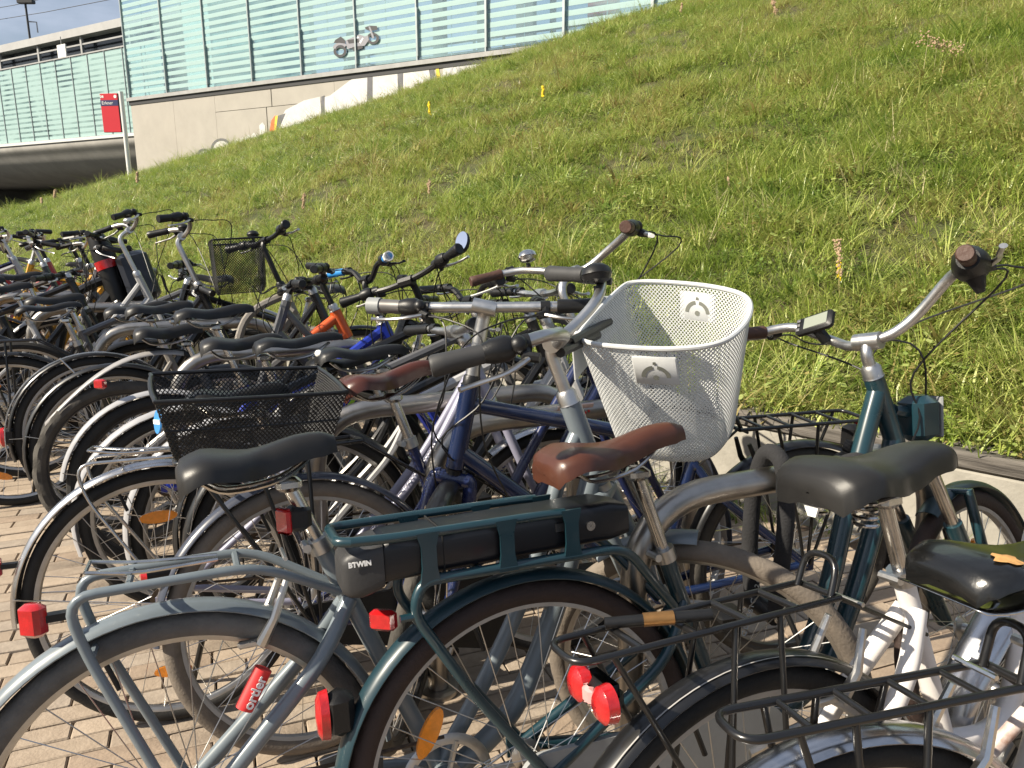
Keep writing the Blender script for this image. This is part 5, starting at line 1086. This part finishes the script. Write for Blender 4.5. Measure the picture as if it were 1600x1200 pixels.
cg = solid(obj('clip_mudguard', MB().grid(clip, 7, 17), paint('grey_clip_mudguard', (.30, .29, .285), .42, .1), Mb['root']), .003); obj('mudguard_arm', MB().tube([(.33, 0, .70), (.24, 0, .785), (.10, 0, .81)], [.014, .012, .010], 8), blackm, cg)
Jb = B(lod=1, loc=(-1.89, 3.4), psi=66, lean=-6, label='taupe low-entry bicycle with tall black stem and black chrome-edged mudguards', paint=taupe, frame='bent', tube=.019, clamp=(.30, .72), tyre=rub_b, rim=rim_w, sad=dict(at=(.20, .93), wr=.085, L=.28, tilt=6, m=blacks), bar=dict(kind='trek', at=(.80, 1.21), m=blackm, stemm=blackm, ergo=1, gr=.015, shift=2, bell=((0, .12, .02), blackm, 1.2)), steer=22, fender=fblk, fa=(5, 195), stay_a=178, lights=(('lamp', -.39, .37),), headm=blackm)
obj('mudguard_trim', MB().tube([(.377 * cos(radians(a)), -.0275, .35 + .372 * sin(radians(a))) for a in range(10, 194, 6)], .0035, 6), steel, Jb['root'])
obj('carrier_wire', MB().tube([(-.13, -.03, .705), (-.05, -.05, .60), (0, -.07, .35)], .004, 6), steel, Jb['root'])
Ib = B(lod=1, loc=(-2.3, 3.4), psi=66, lean=-7, label='black bicycle with big black mesh front basket and silver stem', paint=blackp, frame='step', clamp=(.30, .74), tyre=rub_b, rim=rim_m, sad=dict(at=(.2, .93), m=blackm, wr=.08, th=.035), bar=dict(kind='city', at=(.80, 1.23), gm=blackm, gr=.018, lever=alloy, bell=((0.02, .05, .02), blackm, 1.1)), steer=6, fender=fblk, rack=dict(xr=-.28, xf=.14, z=.78, half=.065, r=.006, m=blackp, slope=-.03), refl=(250, 110), lights=(('small', -.30, .74),), derail=1)
st = Ib['st']; h_ = .16; 
bk3, pt3 = basket(Ib['root'], [(0, .15), (.03, .17), (.2, .17), (.25, .12), (.25, -.12), (.2, -.17), (.03, -.17), (0, -.15)], st(V((.93, 0, 1.20))), V((1, 0, .04)).normalized(), V((0, 1, 0)), V((0, 0, 1)), .26, .92, MATS['black_wire'], .0125, .74, .005, 'front_basket', (0, 0))

# --- the crowded far end at the left
def far(s_, n_, lb, **k):
    p = sn(s_, n_); d = dict(lod=2, loc=(p.x, p.y), psi=random.uniform(63, 69), lean=random.uniform(-9, -3), label=lb, clamp=(.30, .75), sad=dict(at=(.2, random.uniform(.92, .97)), m=blacks, wr=random.uniform(.08, .1)), bar=dict(kind=random.choice(['city', 'trek', 'riser']), at=(.82, random.uniform(1.02, 1.12)), gm=blackm, m=random.choice([alloy, blackm]), stemm=blackm), steer=random.uniform(-14, 20), fender=random.choice([fblk, fblk, fgrey])); d.update(k); return B(**d)
far(4.4, 1.15, 'graphite bicycle with two slim black saddles beside it and flat black bar', paint=greyf, frame='diamond', bar=dict(kind='flat', at=(.83, 1.07), m=blackm, stemm=blackm), fender=None, lod=1)
far(4.85, 1.05, 'silver bicycle with high swept chrome handlebar against the grass at left', paint=silverp, frame='step', bar=dict(kind='city', at=(.84, 1.24), gm=blackm, tilt=10, bell=((0.03, .1, .03), alloy, 1.2)), steer=14, lod=1)
sh = far(5.3, 1.02, 'black rental bicycle with thick front column, red band and dark front box', paint=blackp, frame='bent', tube=.026, bar=dict(kind='trek', at=(.86, 1.16), m=blackm, stemm=blackm), steer=4, lod=1, sad=dict(at=(.2, .96), wr=.11, L=.28, th=.06, tilt=10, m=blacks))
R_ = sh['root']; obj('head_cover', MB().tube([(.84, 0, 1.20), (.87, 0, 1.12), (.93, 0, .82), (.96, 0, .70)], [.05, .068, .058, .045], 12), blackm, R_); obj('red_band', MB().tube([(.885, 0, 1.055), (.900, 0, 1.005)], [.074, .073], 12), redl, R_)
obj('front_box', MB().box((1.06, 0, .95), (.18, .26, .30), Matrix.Rotation(radians(-14), 3, 'Y'), ch=.03), mat('dark_front_box', (.012, .016, .026), .4), R_)
far(5.7, 1.1, 'yellow framed bicycle in the crowd at the left edge', paint=yellowp, frame='step', fender=fgrey)
far(6.1, .95, 'black bicycle with a fabric cover over its saddle at the left edge', paint=blackp, frame='diamond', fender=fblk, bar=dict(kind='riser', at=(.82, 1.1), m=blackm))
far(6.5, 1.1, 'dark red bicycle in the crowd at the far left', paint=redp, frame='step', fender=fchr)
far(6.9, 1.0, 'silver bicycle with brown grips at the far left', paint=silverp, frame='diamond', bar=dict(kind='city', at=(.82, 1.12), gm=browng))
far(7.35, 1.1, 'navy bicycle at the far left end of the visible row', paint=navy, frame='diamond')
far(7.9, 1.1, 'pale blue bicycle farthest along the row at the left', paint=palef, frame='step')
far(3.35, 1.22, 'black bicycle squeezed between the orange and the taupe bicycles', paint=blackp, frame='step', lod=1, fender=fblk, bar=dict(kind='flat', at=(.82, 1.02), m=blackm, stemm=blackm))
far(2.05, 1.25, 'black bicycle squeezed in behind the navy bicycle with the wire basket', paint=blackp, frame='diamond', lod=1, fender=fblk, bar=dict(kind='trek', at=(.82, 1.03), m=blackm, stemm=blackm), sad=dict(at=(.2, .90), m=blackm, wr=.075, th=.04))
far(5.5, 1.3, 'black bicycle between the rental bicycle and the yellow one', paint=blackp, frame='step', fender=fblk)
far(6.3, 1.25, 'graphite bicycle in the crowd beside the dark red one', paint=greyf, frame='diamond', fender=fblk)
farM = far(7.1, .85, 'black bicycle at the far left in front of the navy one', paint=blackp, frame='diamond', fender=fblk)
cv = far(5.05, .75, 'black bicycle with rain-covered saddle nearest the left edge', paint=blackp, frame='diamond', bar=dict(kind='flat', at=(.83, 1.0), m=blackm, stemm=blackm), fender=fblk, lod=1)
obj('saddle_cover', saddle_mb(.30, .115, .035, .085, 0, 1.2).xf(lambda p: V((.17, 0, .955)) + p), darkfab, cv['saddle'])
def farL(s_, n_, lb, **k): far(s_, n_, lb, psi=random.uniform(248, 258), **{**dict(lean=random.uniform(-2, 3)), **k})
farL(1.75, 2.6, 'black bicycle facing left behind the hoop with the pink sticker', paint=blackp, frame='diamond', lod=1, fender=fblk, bar=dict(kind='trek', at=(.82, 1.0), m=blackm, stemm=blackm), rack=dict(xr=-.28, xf=.14, z=.77))
farL(2.5, 2.55, 'graphite bicycle facing left behind the straight silver handlebar', paint=greyf, frame='step', lod=1, bar=dict(kind='trek', at=(.82, 1.04), m=blackm, stemm=blackm), fender=fblk)
farL(3.5, 2.6, 'black bicycle facing left behind the orange head tube', paint=blackp, frame='diamond', fender=fblk, lod=1, bar=dict(kind='flat', at=(.84, .99), m=blackm))
farL(4.7, 2.6, 'dark grey bicycle facing left behind the mesh basket', paint=greyf, frame='step', lod=1, bar=dict(kind='city', at=(.82, 1.08)))
farL(5.6, 2.5, 'orange yellow bicycle facing left behind the rental bicycle', paint=yellowp, frame='diamond', bar=dict(kind='city', at=(.82, 1.1)))
farL(6.6, 2.5, 'red bicycle facing left at the far end', paint=redp, frame='step', bar=dict(kind='city', at=(.82, 1.1)))
farL(7.6, 2.4, 'silver bicycle facing left at the far left edge', paint=silverp, frame='diamond')
flush_text()
